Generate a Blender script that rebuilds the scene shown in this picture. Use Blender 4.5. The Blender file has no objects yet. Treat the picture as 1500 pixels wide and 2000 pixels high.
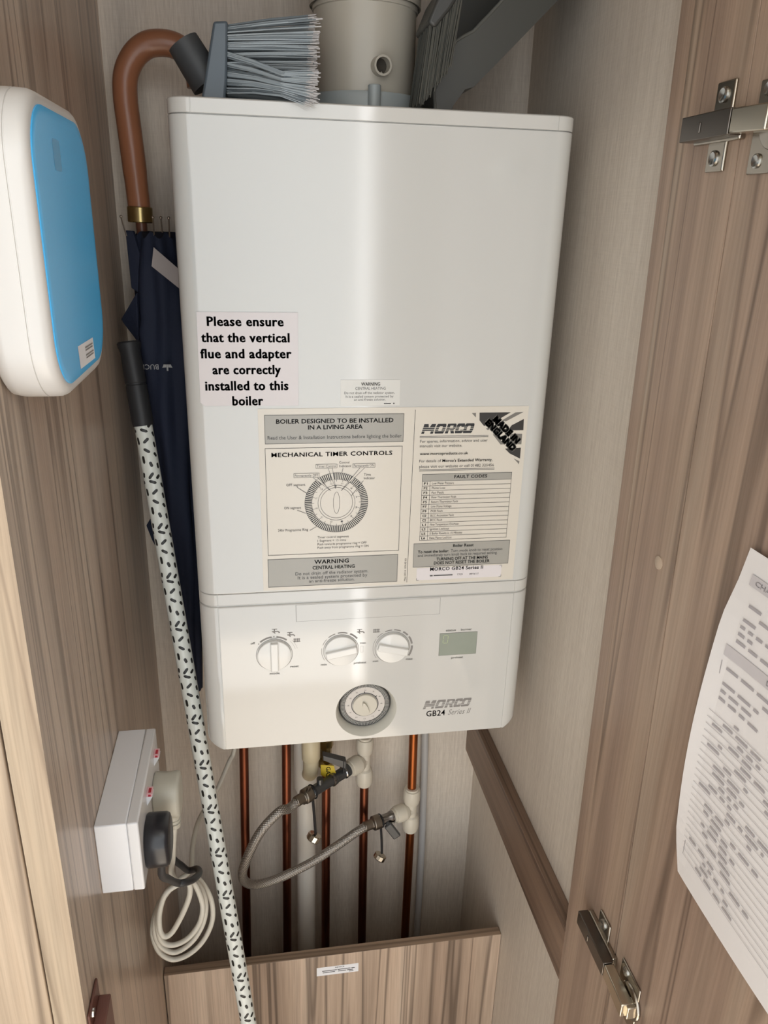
import bpy, math, random
from mathutils import Vector, Matrix
random.seed(7)
S = bpy.context.scene
COL = S.collection
Z0 = 1.66            # height of the boiler's top above the floor; builders below work from the boiler's top
PI = math.pi

# ---------------------------------------------------------------- camera, world, lights, exposure
cam_d = bpy.data.cameras.new('camera'); cam = bpy.data.objects.new('camera', cam_d); COL.objects.link(cam)
cam.location = (-0.12864, -0.82927, -0.10616 + Z0)
cam.rotation_mode = 'XYZ'; cam.rotation_euler = (1.20994, -0.02623, -0.16010)
cam_d.sensor_fit = 'HORIZONTAL'; cam_d.sensor_width = 36.0; cam_d.lens = 36.0
cam_d.clip_start = 0.01
S.camera = cam
S.view_settings.view_transform = 'Standard'; S.view_settings.look = 'None'
S.view_settings.gamma = 1.0; S.view_settings.use_curve_mapping = False
S.view_settings.exposure = -0.25
w = bpy.data.worlds.new('world'); S.world = w; w.use_nodes = True
bg = w.node_tree.nodes['Background']; bg.inputs[0].default_value = (1.0, 0.97, 0.93, 1); bg.inputs[1].default_value = 0.28

def area(name, loc, aim, sx, sy, power, color):
    d = bpy.data.lights.new(name, 'AREA'); d.shape = 'RECTANGLE'; d.size = sx; d.size_y = sy
    d.energy = power; d.color = color
    o = bpy.data.objects.new(name, d); COL.objects.link(o)
    o.location = (loc[0], loc[1], loc[2] + Z0)
    o.rotation_euler = (Vector(aim) - Vector(loc)).to_track_quat('-Z', 'Y').to_euler()
    return o
# daylight through the glazed outer door behind the photographer, and the brighter gap beside its blind
area('daylight_door', (-0.515, -1.46, -0.49), (-0.515, 0, -0.49), 1.36, 2.24, 24.0, (0.90, 0.96, 1.0))
area('daylight_gap', (0.188, -1.46, -0.49), (0.188, 0, -0.49), 0.034, 2.24, 2.2, (1.0, 1.0, 1.0))
# sunshine falling through the same door onto the passage floor
sd_ = bpy.data.lights.new('sun', 'SUN'); sd_.energy = 20.0; sd_.angle = 0.01; sd_.color = (1.0, 0.95, 0.88)
so_ = bpy.data.objects.new('sun', sd_); COL.objects.link(so_); so_.rotation_euler = Vector((0.10, 0.42, -1.0)).to_track_quat('-Z', 'Y').to_euler()
# added fill from the left that lifts the right wall, no known window
area('fill_left', (-1.9, -1.0, -0.55), (0.2, -0.1, -0.7), 0.9, 1.5, 10.0, (1.0, 0.97, 0.92))
# a high window in the passage wall, right of the glazed door
area('daylight_high', (0.59, -1.46, 0.40), (0.35, 0, -0.1), 0.50, 0.46, 6.5, (0.86, 0.94, 1.0))
# added warm fill from overhead, no ceiling lamp is known here
area('passage_fill', (0.1, -0.95, 0.62), (0.1, -0.95, -1), 0.25, 0.25, 1.2, (1.0, 0.92, 0.80))

# ---------------------------------------------------------------- materials
def lin(c):
    return tuple(((v/255)/12.92 if v/255 <= 0.04045 else ((v/255+0.055)/1.055)**2.4) for v in c) + (1,)
MATS = {}
def mat(name, c, rough=0.5, metal=0.0, spec=0.5, bump=None, coat=0.0, emit=None, sheen=0):
    m = bpy.data.materials.new(name); m.use_nodes = True; nt = m.node_tree; b = nt.nodes['Principled BSDF']
    b.inputs['Base Color'].default_value = lin(c); b.inputs['Roughness'].default_value = rough
    b.inputs['Metallic'].default_value = metal; b.inputs['Specular IOR Level'].default_value = spec
    b.inputs['Coat Weight'].default_value = coat; b.inputs['Coat Roughness'].default_value = 0.05
    if emit: b.inputs['Emission Color'].default_value = lin(emit[0]); b.inputs['Emission Strength'].default_value = emit[1]
    if bump:
        sc, st, dist = bump
        tc = nt.nodes.new('ShaderNodeTexCoord'); n = nt.nodes.new('ShaderNodeTexNoise'); bp = nt.nodes.new('ShaderNodeBump')
        mp = nt.nodes.new('ShaderNodeMapping'); mp.inputs['Scale'].default_value = sc if isinstance(sc, tuple) else (sc, sc, sc)
        n.inputs['Scale'].default_value = 1.0; n.inputs['Detail'].default_value = 2
        nt.links.new(tc.outputs['Object'], mp.inputs[0]); nt.links.new(mp.outputs[0], n.inputs[0])
        nt.links.new(n.outputs[0], bp.inputs['Height']); bp.inputs['Strength'].default_value = st; bp.inputs['Distance'].default_value = dist
        nt.links.new(bp.outputs[0], b.inputs['Normal'])
    MATS[name] = m; return m

def ramp(nt, stops, interp='LINEAR'):
    r = nt.nodes.new('ShaderNodeValToRGB'); e = r.color_ramp.elements; r.color_ramp.interpolation = interp
    e[0].position, e[0].color = stops[0]; e[1].position, e[1].color = stops[-1]
    for p, c in stops[1:-1]:
        x = e.new(p); x.color = c
    return r
def grain_mat(name, tones, axis='Z', seed=0.0, rough=0.42, dark=0.58, wide=1.0):
    """laminate with a printed grain that runs along one axis"""
    m = bpy.data.materials.new(name); m.use_nodes = True; nt = m.node_tree; L = nt.links.new
    b = nt.nodes['Principled BSDF']; b.inputs['Roughness'].default_value = rough; b.inputs['Specular IOR Level'].default_value = 0.4
    tc = nt.nodes.new('ShaderNodeTexCoord')
    def noise(s_across, s_along, detail, dist=0.0, off=0.0, rgh=0.5):
        mp = nt.nodes.new('ShaderNodeMapping')
        sc = {'Z': (s_across, s_across, s_along), 'X': (s_along, s_across, s_across), 'Y': (s_across, s_along, s_across)}[axis]
        mp.inputs['Scale'].default_value = sc; mp.inputs['Location'].default_value = (off+seed, off*1.7+seed, off*0.6)
        n = nt.nodes.new('ShaderNodeTexNoise'); n.inputs['Scale'].default_value = 1; n.inputs['Detail'].default_value = detail
        n.inputs['Distortion'].default_value = dist; n.inputs['Roughness'].default_value = rgh
        L(tc.outputs['Object'], mp.inputs[0]); L(mp.outputs[0], n.inputs[0]); return n.outputs[0]
    broad = noise(11*wide, 0.55, 3, 0.5)
    r1 = ramp(nt, [(0.30, lin(tones[0])), (0.45, lin(tones[1])), (0.56, lin(tones[2])), (0.70, lin(tones[3]))]); L(broad, r1.inputs[0])
    streak = noise(46*wide, 0.9, 4, 0.9, 3.3)
    r2 = ramp(nt, [(0.30, (0.78, 0.77, 0.76, 1)), (0.44, (0.94, 0.94, 0.94, 1)), (0.62, (1.06, 1.055, 1.05, 1))]); L(streak, r2.inputs[0])
    line = noise(17*wide, 0.45, 2, 0.8, 8.1)
    r3 = ramp(nt, [(0.475, (1, 1, 1, 1)), (0.497, (dark, dark*0.97, dark*0.95, 1)), (0.503, (dark, dark*0.97, dark*0.95, 1)), (0.53, (1, 1, 1, 1))]); L(line, r3.inputs[0])
    fine = noise(420, 9, 2, 0, 1.2)
    r4 = ramp(nt, [(0.32, (0.88, 0.87, 0.86, 1)), (0.62, (1.05, 1.05, 1.05, 1))]); L(fine, r4.inputs[0])
    cur = r1.outputs[0]
    for r in (r2, r3, r4):
        x = nt.nodes.new('ShaderNodeMix'); x.data_type = 'RGBA'; x.blend_type = 'MULTIPLY'; x.inputs[0].default_value = 1.0
        L(cur, x.inputs[6]); L(r.outputs[0], x.inputs[7]); cur = x.outputs[2]
    L(cur, b.inputs['Base Color'])
    bp = nt.nodes.new('ShaderNodeBump'); bp.inputs['Strength'].default_value = 0.12; bp.inputs['Distance'].default_value = 0.001
    L(fine, bp.inputs['Height']); L(bp.outputs[0], b.inputs['Normal'])
    MATS[name] = m; return m
def linen_mat(name, c0, c1):
    """wallpaper with a fine woven print"""
    m = bpy.data.materials.new(name); m.use_nodes = True; nt = m.node_tree; L = nt.links.new
    b = nt.nodes['Principled BSDF']; b.inputs['Roughness'].default_value = 0.55; b.inputs['Specular IOR Level'].default_value = 0.35
    tc = nt.nodes.new('ShaderNodeTexCoord'); outs = []
    for sc, det in (((330, 330, 7), 3), ((900, 900, 60), 2), ((28, 28, 1100), 2)):
        mp = nt.nodes.new('ShaderNodeMapping'); mp.inputs['Scale'].default_value = sc
        n = nt.nodes.new('ShaderNodeTexNoise'); n.inputs['Scale'].default_value = 1; n.inputs['Detail'].default_value = det
        L(tc.outputs['Object'], mp.inputs[0]); L(mp.outputs[0], n.inputs[0]); outs.append(n.outputs[0])
    a1 = nt.nodes.new('ShaderNodeMath'); a1.operation = 'ADD'; L(outs[0], a1.inputs[0]); L(outs[1], a1.inputs[1])
    a2 = nt.nodes.new('ShaderNodeMath'); a2.operation = 'MULTIPLY_ADD'; L(outs[2], a2.inputs[0]); a2.inputs[1].default_value = 0.35; L(a1.outputs[0], a2.inputs[2])
    a3 = nt.nodes.new('ShaderNodeMath'); a3.operation = 'DIVIDE'; L(a2.outputs[0], a3.inputs[0]); a3.inputs[1].default_value = 2.35
    r = ramp(nt, [(0.36, lin(c0)), (0.62, lin(c1))]); L(a3.outputs[0], r.inputs[0]); L(r.outputs[0], b.inputs['Base Color'])
    MATS[name] = m; return m

grain_mat('wood_left', ((164, 145, 129), (180, 160, 143), (190, 171, 154), (200, 182, 164)), 'Z', 0.0, rough=0.3)
grain_mat('wood_edge', ((170, 149, 126), (182, 162, 138), (192, 173, 148), (200, 182, 158)), 'Z', 4.0, dark=0.72)
grain_mat('wood_front', ((160, 138, 116), (178, 156, 132), (192, 170, 146), (202, 182, 158)), 'Z', 9.0, dark=0.6)
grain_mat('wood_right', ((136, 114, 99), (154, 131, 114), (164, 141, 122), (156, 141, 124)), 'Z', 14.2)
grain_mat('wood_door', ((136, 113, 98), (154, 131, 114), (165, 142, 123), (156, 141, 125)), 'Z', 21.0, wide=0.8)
grain_mat('wood_board', ((160, 138, 120), (182, 160, 140), (194, 172, 152), (204, 184, 164)), 'Z', 31.3, dark=0.45)
grain_mat('wood_board_edge', ((136, 114, 96), (156, 132, 112), (166, 144, 122), (176, 156, 134)), 'X', 35.0)
grain_mat('wood_rail', ((108, 86, 72), (124, 101, 85), (136, 112, 94), (146, 122, 102)), 'Y', 40.0)
linen_mat('linen', (192, 180, 166), (212, 201, 187))
mat('passage_wall', (176, 160, 140), 0.7); mat('passage_floor', (192, 180, 164), 0.35); mat('passage_ceiling', (225, 222, 214), 0.8)
mat('white_enamel', (200, 199, 195), 0.11, spec=0.8, bump=((9, 9, 4), 0.05, 0.004))
mat('white_plastic', (202, 200, 195), 0.08, spec=0.8, bump=((16, 16, 10), 0.06, 0.004))
mat('knob_plastic', (226, 224, 219), 0.14); mat('seam_dark', (120, 118, 114), 0.6)
mat('print_grey', (128, 124, 120), 0.5); mat('print_light', (150, 147, 142), 0.5); mat('ink', (34, 34, 36), 0.5); mat('ink_soft', (72, 70, 70), 0.5)
mat('paper', (216, 210, 210), 0.6, spec=0.3); mat('label_paper', (212, 205, 193), 0.22, spec=0.5); mat('label_clear', (210, 208, 202), 0.22, spec=0.5)
mat('label_grey', (162, 159, 151), 0.25, spec=0.5); mat('flag_grey', (122, 118, 112), 0.3); mat('flag_dark', (58, 56, 54), 0.3)
mat('sheet_paper', (226, 221, 218), 0.55); mat('sheet_grey', (196, 190, 190), 0.6); mat('sheet_ink', (166, 160, 162), 0.6)
mat('lcd', (146, 152, 140), 0.12); mat('lcd_digit', (172, 182, 142), 0.4, emit=((150, 170, 110), 0.05))
mat('dish', (206, 203, 192), 0.3); mat('dial_dark', (48, 47, 46), 0.4); mat('dial_face', (196, 190, 184), 0.25); mat('dial_knob', (196, 190, 176), 0.3); mat('dial_tappet', (150, 148, 143), 0.35)
mat('flue_cream', (172, 165, 152), 0.35); mat('flue_grey', (150, 156, 156), 0.4); mat('hole_dark', (56, 50, 42), 0.8)
mat('charcoal', (58, 60, 62), 0.5); mat('charcoal_blue', (78, 88, 96), 0.35)
mat('bristle', (150, 158, 162), 0.5); mat('bristle_dark', (96, 104, 108), 0.5); mat('bristle_tip', (182, 178, 176), 0.6)
mat('pan_grey', (64, 64, 60), 0.28); mat('pan_bristle', (86, 86, 80), 0.6); mat('pan_rim_glint', (88, 88, 84), 0.16); mat('pan_brush', (54, 54, 52), 0.45)
mat('crook_wood', (140, 92, 66), 0.3, bump=((500, 500, 90), 0.1, 0.001)); mat('brass', (176, 156, 108), 0.25, metal=1.0); mat('shaft_wood', (96, 60, 44), 0.35)
mat('navy', (34, 40, 58), 0.75, spec=0.25, bump=(160, 0.3, 0.002)); mat('tag_grey', (158, 150, 148), 0.6); mat('rib_metal', (160, 150, 140), 0.3, metal=1.0); mat('print_silver', (150, 150, 150), 0.5)
mat('pole_white', (222, 226, 220), 0.25); mat('pole_dash', (34, 34, 32), 0.4); mat('grip_black', (38, 39, 42), 0.5)
mat('device_white', (212, 208, 203), 0.3); mat('device_blue', (80, 192, 255), 0.25, spec=0.5); mat('device_blue_dark', (84, 170, 220), 0.3); mat('sticker_white', (232, 232, 234), 0.5)
mat('socket_white', (232, 232, 234), 0.25); mat('socket_plate', (222, 221, 221), 0.25); mat('red_mark', (176, 44, 56), 0.4); mat('pink_mark', (226, 180, 184), 0.4)
mat('plug_grey', (188, 184, 170), 0.4); mat('plug_black', (34, 34, 38), 0.3); mat('cord_grey', (206, 202, 190), 0.42); mat('cord_black', (50, 50, 52), 0.5); mat('cord_thin', (176, 170, 162), 0.45)
def copper_mat(name, c0, c1, seed):
    m = mat(name, c0, 0.34, metal=1.0); nt = m.node_tree; b = nt.nodes['Principled BSDF']
    tc = nt.nodes.new('ShaderNodeTexCoord'); mp = nt.nodes.new('ShaderNodeMapping'); mp.inputs['Scale'].default_value = (60, 60, 7); mp.inputs['Location'].default_value = (seed, seed, seed)
    n = nt.nodes.new('ShaderNodeTexNoise'); n.inputs['Scale'].default_value = 1; n.inputs['Detail'].default_value = 3
    r = ramp(nt, [(0.35, lin(c0)), (0.68, lin(c1))])
    nt.links.new(tc.outputs['Object'], mp.inputs[0]); nt.links.new(mp.outputs[0], n.inputs[0]); nt.links.new(n.outputs[0], r.inputs[0]); nt.links.new(r.outputs[0], b.inputs['Base Color'])
copper_mat('copper', (118, 70, 54), (144, 88, 66), 0.0); copper_mat('copper_bright', (146, 86, 52), (172, 102, 60), 5.0)
mat('pvc_white', (206, 200, 190), 0.35); mat('pvc_cream', (206, 192, 160), 0.4); mat('fit_white', (208, 200, 184), 0.38); mat('pipe_pale', (184, 182, 180), 0.4)
mat('chrome', (150, 148, 146), 0.18, metal=1.0); mat('nickel', (200, 192, 176), 0.25, metal=1.0); mat('steel_dull', (140, 132, 122), 0.38, metal=1.0); mat('lever_dark', (70, 70, 70), 0.35)
mat('valve_black', (100, 102, 104), 0.3, metal=0.8); mat('tag_yellow', (196, 170, 40), 0.5); mat('strap_black', (28, 26, 28), 0.6)
mat('hinge_steel', (168, 160, 148), 0.22, metal=1.0); mat('hinge_dark', (110, 104, 98), 0.3, metal=1.0); mat('screw_steel', (190, 190, 186), 0.25, metal=1.0)
mat('catch_brown', (104, 66, 56), 0.4); mat('catch_steel', (150, 156, 156), 0.3, metal=1.0); mat('cap_beige', (176, 156, 136), 0.45)
# braided steel: crossing wires raised on the sleeve
m = mat('braid', (150, 144, 138), 0.36, metal=0.75); nt = m.node_tree; bsdf = nt.nodes['Principled BSDF']
uvn = nt.nodes.new('ShaderNodeUVMap'); sums = []
for rot in (0.785, -0.785):
    mp = nt.nodes.new('ShaderNodeMapping'); mp.inputs['Rotation'].default_value = (0, 0, rot); wv = nt.nodes.new('ShaderNodeTexWave')
    wv.inputs['Scale'].default_value = 130; nt.links.new(uvn.outputs[0], mp.inputs[0]); nt.links.new(mp.outputs[0], wv.inputs[0]); sums.append(wv.outputs['Fac'])
mx = nt.nodes.new('ShaderNodeMath'); mx.operation = 'MULTIPLY'; nt.links.new(sums[0], mx.inputs[0]); nt.links.new(sums[1], mx.inputs[1])
bp = nt.nodes.new('ShaderNodeBump'); bp.inputs['Strength'].default_value = 0.7; bp.inputs['Distance'].default_value = 0.0006
rr = ramp(nt, [(0.0, lin((110, 104, 98))), (0.4, lin((200, 194, 186)))]); nt.links.new(mx.outputs[0], rr.inputs[0]); nt.links.new(rr.outputs[0], bsdf.inputs['Base Color'])
nt.links.new(mx.outputs[0], bp.inputs['Height']); nt.links.new(bp.outputs[0], bsdf.inputs['Normal'])

# ---------------------------------------------------------------- mesh builder
class MB:
    def __init__(s): s.v = []; s.f = []; s.m = []; s.uv = {}
    def add(s, vs, fs, mi=0):
        o = len(s.v); s.v += [tuple(p) for p in vs]
        for f in fs: s.f.append(tuple(i+o for i in f)); s.m.append(mi)
    def quad(s, a, b, c, d, mi=0): s.add([a, b, c, d], [(0, 1, 2, 3)], mi)
    def poly(s, pts, mi=0): s.add(pts, [tuple(range(len(pts)))], mi)
    def box(s, x0, x1, y0, y1, z0, z1, mi=0):
        s.hexa([(x0, y0, z0), (x1, y0, z0), (x1, y1, z0), (x0, y1, z0), (x0, y0, z1), (x1, y0, z1), (x1, y1, z1), (x0, y1, z1)], mi)
    def hexa(s, p, mi=0):
        s.add(p, [(0, 3, 2, 1), (4, 5, 6, 7), (0, 1, 5, 4), (1, 2, 6, 5), (2, 3, 7, 6), (3, 0, 4, 7)], mi)
    def obox(s, c, ax, ay, az, mi=0):
        c = Vector(c); ax, ay, az = Vector(ax), Vector(ay), Vector(az)
        s.hexa([c-ax-ay-az, c+ax-ay-az, c+ax+ay-az, c-ax+ay-az, c-ax-ay+az, c+ax-ay+az, c+ax+ay+az, c-ax+ay+az], mi)
    def loft(s, rings, mi=0, cap0=True, cap1=True, closed=True):
        n = len(rings[0]); o = len(s.v)
        for r in rings: s.v += [tuple(p) for p in r]
        for i in range(len(rings)-1):
            for j in range(n if closed else n-1):
                k = (j+1) % n
                s.f.append((o+i*n+j, o+i*n+k, o+(i+1)*n+k, o+(i+1)*n+j)); s.m.append(mi)
        if cap0: s.f.append(tuple(o+j for j in reversed(range(n)))); s.m.append(mi)
        if cap1: s.f.append(tuple(o+(len(rings)-1)*n+j for j in range(n))); s.m.append(mi)
    def prism(s, pts, d, mi=0):
        d = Vector(d); s.loft([pts, [Vector(p)+d for p in pts]], mi)
    def lathe(s, prof, org, axis, seg=28, mi=0, cap=True, a0=0.0):
        ax = Vector(axis).normalized(); u = ax.orthogonal().normalized(); w2 = ax.cross(u); org = Vector(org)
        rings = [[org + ax*t + (u*math.cos(a0+2*PI*k/seg) + w2*math.sin(a0+2*PI*k/seg))*r for k in range(seg)] for r, t in prof]
        s.loft(rings, mi, cap, cap)
    def cyl(s, a, b, r, seg=20, mi=0, r2=None):
        a = Vector(a); b = Vector(b); s.lathe([(r, 0), (r if r2 is None else r2, (b-a).length)], a, b-a, seg, mi)
    def tube(s, pts, r, seg=12, mi=0, cap=True, uv=False):
        P = [Vector(p) for p in pts]; n = len(P); rr = r if isinstance(r, (list, tuple)) else [r]*n
        T = [((P[min(i+1, n-1)] - P[max(i-1, 0)]).normalized()) for i in range(n)]
        N = T[0].orthogonal().normalized(); rings = []; ln = 0; start = len(s.f)
        for i in range(n):
            if i: N = (N - T[i]*N.dot(T[i])).normalized()
            B = T[i].cross(N)
            rings.append([P[i] + (N*math.cos(2*PI*k/seg) + B*math.sin(2*PI*k/seg))*rr[i] for k in range(seg)])
        s.loft(rings, mi, cap, cap)
        if uv:
            acc = [0]
            for i in range(1, n): acc.append(acc[-1] + (P[i]-P[i-1]).length)
            c = 2*PI*rr[0]
            for i in range(n-1):
                for j in range(seg):
                    s.uv[start + i*seg + j] = [(c*j/seg, acc[i]), (c*(j+1)/seg, acc[i]), (c*(j+1)/seg, acc[i+1]), (c*j/seg, acc[i+1])]
    def sphere(s, c, r, mi=0, seg=14, rings=8):
        c = Vector(c); s.lathe([(max(1e-5, r*math.sin(PI*i/rings)), -r*math.cos(PI*i/rings)) for i in range(rings+1)], c, (0, 0, 1), seg, mi)
    def torus(s, c, axis, R, r, seg=28, ring=8, mi=0):
        ax = Vector(axis).normalized(); u = ax.orthogonal().normalized(); w2 = ax.cross(u); c = Vector(c)
        s.tube([c + (u*math.cos(2*PI*k/seg)+w2*math.sin(2*PI*k/seg))*R for k in range(seg+1)], r, ring, mi, cap=False)
def spline(pts, n=8, closed=False):
    P = [Vector(p) for p in pts]; out = []; N = len(P)
    for i in range(N if closed else N-1):
        p0 = P[(i-1) % N] if closed or i > 0 else P[0]; p1 = P[i]; p2 = P[(i+1) % N]; p3 = P[(i+2) % N] if closed or i+2 < N else P[-1]
        for k in range(n):
            t = k/n; out.append(0.5*((2*p1) + (p2-p0)*t + (2*p0-5*p1+4*p2-p3)*t*t + (3*p1-p0-3*p2+p3)*t**3))
    out.append(P[0].copy() if closed else P[-1]); return out

def setp(o, label=None, cat=None, group=None, kind=None):
    if label: o['label'] = label
    if cat: o['category'] = cat
    if group: o['group'] = group
    if kind: o['kind'] = kind
    return o
def thing(name, loc, label, cat, group=None):
    o = bpy.data.objects.new(name, None); o.empty_display_size = 0.02; COL.objects.link(o)
    o.location = (loc[0], loc[1], loc[2]+Z0); o['_org'] = tuple(loc)
    return setp(o, label, cat, group)
def obj(name, b, mats, parent=None, org=None, smooth=35, bevel=None, seg=2, wn=False):
    """link one mesh; its vertices are given in boiler-top coordinates"""
    if isinstance(mats, str): mats = [mats]
    if org is None:
        if parent is not None: org = parent['_org']
        else:
            xs, ys, zs = zip(*b.v); org = ((min(xs)+max(xs))/2, (min(ys)+max(ys))/2, min(zs))
    me = bpy.data.meshes.new(name)
    me.from_pydata([(p[0]-org[0], p[1]-org[1], p[2]-org[2]) for p in b.v], [], b.f)
    for k in mats: me.materials.append(MATS[k])
    me.polygons.foreach_set('material_index', b.m)
    if b.uv:
        ul = me.uv_layers.new(name='UVMap')
        for fi, uvs in b.uv.items():
            for li, q in zip(me.polygons[fi].loop_indices, uvs): ul.data[li].uv = q
    me.update()
    if smooth:
        me.shade_smooth(); me.set_sharp_from_angle(angle=math.radians(smooth))
    o = bpy.data.objects.new(name, me); COL.objects.link(o); o['_org'] = tuple(org)
    if parent is not None:
        o.parent = parent; po = parent['_org']; o.location = (org[0]-po[0], org[1]-po[1], org[2]-po[2])
    else: o.location = (org[0], org[1], org[2]+Z0)
    if wn:
        md = o.modifiers.new('weighted', 'WEIGHTED_NORMAL'); md.keep_sharp = True; md.weight = 100
    if bevel:
        md = o.modifiers.new('bevel', 'BEVEL'); md.width = bevel; md.segments = seg; md.limit_method = 'ANGLE'; md.angle_limit = math.radians(40)
    return o
def struct(name, b, mats, **k):
    return setp(obj(name, b, mats, **k), kind='structure')

# ---- lettering: outlines of the built-in font laid on a plane
_tc = {}
def glyphs(text, bold=0):
    key = (text, bold)
    if key not in _tc:
        cu = bpy.data.curves.new('t', 'FONT'); cu.body = text; cu.size = 1.0; cu.resolution_u = 2
        cu.offset = (0, 0.006, 0.006, 0.018)[bold]
        if bold >= 2: cu.space_character = 1.08
        o = bpy.data.objects.new('t', cu); COL.objects.link(o)
        dg = bpy.context.evaluated_depsgraph_get(); me = o.evaluated_get(dg).to_mesh()
        V = [(v.co.x, v.co.y) for v in me.vertices]; F = [tuple(p.vertices) for p in me.polygons]
        o.to_mesh_clear(); bpy.data.objects.remove(o); bpy.data.curves.remove(cu)
        _tc[key] = (V, F)
    return _tc[key]
_cap = max(y for x, y in glyphs('H')[0])
def text(b, s, u0, u1, v, cap, fn, mi, bold=0, shear=0.0, flip=False):
    """letters from u0 to u1 on baseline v, fn maps (u, v) to a point"""
    V, F = glyphs(s, bold)
    if not V: return
    xa, xb = min(p[0] for p in V), max(p[0] for p in V)
    k = cap/_cap; sx = (abs(u1-u0) - abs(shear)*cap)/(xb-xa); d = 1 if u1 > u0 else -1
    w_ = (0, 0.018, 0.024, 0.035)[bold]*cap
    for e in ((0,) if not w_ else (-w_, 0, w_)):
        b.add([fn(u0 + d*((x-xa)*sx + y*k*shear) + e, v + (-1 if flip else 1)*y*k) for x, y in V], F, mi)
def front(eps):        # the plane of the boiler's front
    return lambda u, v: (u, -eps, v)
def rect(b, u0, u1, v0, v1, fn, mi): b.quad(fn(u0, v0), fn(u1, v0), fn(u1, v1), fn(u0, v1), mi)
def frame(b, u0, u1, v0, v1, t, fn, mi):
    rect(b, u0, u1, v1-t, v1, fn, mi); rect(b, u0, u1, v0, v0+t, fn, mi); rect(b, u0, u0+t, v0, v1, fn, mi); rect(b, u1-t, u1, v0, v1, fn, mi)
def line(b, p, q, t, fn, mi, t2=None):
    (a, c), (e, g) = p, q; L = math.hypot(e-a, g-c); nx, ny = -(g-c)/L*t/2, (e-a)/L*t/2; s = 1 if t2 is None else t2/t
    b.quad(fn(a-nx, c-ny), fn(e-nx*s, g-ny*s), fn(e+nx*s, g+ny*s), fn(a+nx, c+ny), mi)
def arc(b, cx, cz, r0, r1, a0, a1, fn, mi, n=None):
    n = n or max(3, int(abs(a1-a0)/4)); a0, a1 = math.radians(a0), math.radians(a1)
    for k in range(n):
        p, q = a0+(a1-a0)*k/n, a0+(a1-a0)*(k+1)/n
        b.quad(fn(cx+r0*math.cos(p), cz+r0*math.sin(p)), fn(cx+r0*math.cos(q), cz+r0*math.sin(q)), fn(cx+r1*math.cos(q), cz+r1*math.sin(q)), fn(cx+r1*math.cos(p), cz+r1*math.sin(p)), mi)
def disc(b, cx, cz, r, fn, mi, n=32):
    b.poly([fn(cx+r*math.cos(2*PI*k/n), cz+r*math.sin(2*PI*k/n)) for k in range(n)], mi)

def maker_logo(b, u0, u1, v, cap, fn, mi, gaps=True, shear=0.30):
    """the maker's wordmark: five heavy slanted letters sliced by thin gaps"""
    def sh(x, y): return fn(u0 + (x/5.45)*(u1-u0-shear*cap) + y*cap*shear, v + y*cap)
    bands = [(0.0, 0.24), (0.29, 0.42), (0.47, 0.60), (0.65, 1.0)] if gaps else [(0.0, 1.0)]
    def spans(y):
        S = []
        a = [(0.0, 0.30), (0.95, 1.25)]; t = (1-y); m = 0.30+t*0.0
        k = 0.30 + (1-y)*0.42
        if y > 0.28: S += [(0.0, min(0.625, k+0.14)), (max(0.625, 1.25-k-0.14), 1.25)] if k+0.14 < 0.62 else [(0.0, 1.25)]
        if y <= 0.28: S += [(0.0, 0.30), (0.95, 1.25)]
        def ring(x0, w, c=False):
            yy = (y-0.5)/0.5; o = math.sqrt(max(0, 1-abs(yy)**2.6)); yi = (y-0.5)/0.27; h = w/2
            X0, X1 = x0+h-h*(0.72+0.28*o), x0+h+h*(0.72+0.28*o)
            if abs(yi) < 1:
                i = (h-0.34)*math.sqrt(1-yi**4)
                if c and abs(y-0.5) < 0.17: return [(X0, x0+h-i)]
                return [(X0, x0+h-i), (x0+h+i, X1)]
            return [(X0, X1)]
        S += ring(1.36, 1.06)
        x = 2.53
        if y > 0.36:
            hi = 0.98-0.16*abs((y-0.68)/0.32)**3
            S += [(x, x+0.32), (x+0.66, x+hi)] if 0.56 < y < 0.80 else [(x, x+hi)]
        else: S += [(x, x+0.32), (x+0.44+(0.36-y)*0.55, x+0.80+(0.36-y)*0.55)]
        S += ring(3.54, 0.88, True); S += ring(4.40, 1.05)
        return S
    for a, c in bands:
        n = max(2, int((c-a)*22))
        for k in range(n):
            y0, y1 = a+(c-a)*k/n, a+(c-a)*(k+1)/n
            for x0, x1 in spans((y0+y1)/2): b.quad(sh(x0, y0), sh(x1, y0), sh(x1, y1), sh(x0, y1), mi)

# ================================================================ THE CUPBOARD
FL = -Z0
b = MB(); b.box(-2.2, 1.6, -1.9, 0.32, FL-0.03, FL); struct('floor', b, 'passage_floor')
b = MB(); b.box(-2.2, 1.6, -1.53, 0.32, 0.66, 0.69); struct('ceiling', b, 'passage_ceiling')
# passage wall with the glazed outer door
b = MB(); b.box(-2.2, -0.52, -1.53, -1.49, FL, 0.66); b.box(0.22, 1.6, -1.53, -1.49, FL, 0.66); b.box(-0.52, 0.22, -1.53, -1.49, 0.64, 0.66)
struct('wall_front', b, 'passage_wall')
b = MB(); b.box(-0.3, 0.24, 0.275, 0.30, FL, 0.36); struct('wall_back', b, 'linen')
b = MB(); b.box(0.24, 0.262, -0.30, 0.30, FL, 0.66); struct('wall_right', b, 'linen')
b = MB(); b.box(-0.327, -0.3, -0.306, 0.30, FL, 0.66, 0)
me_o = struct('wall_left', b, ['wood_left', 'wood_edge'])
for p in me_o.data.polygons:
    if p.normal.y < -0.5: p.material_index = 1
b = MB(); b.box(-1.5, -0.3285, -0.3065, -0.285, FL, 0.66); struct('wall_passage', b, 'wood_front', bevel=0.0012)
b = MB(); b.box(-0.3, 0.24, -0.25, 0.30, 0.36, 0.378); struct('trim_1', b, 'wood_left')
b = MB(); b.box(-0.3, 0.222, -0.27, -0.25, 0.30, 0.66); struct('trim_2', b, 'wood_right')
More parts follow.
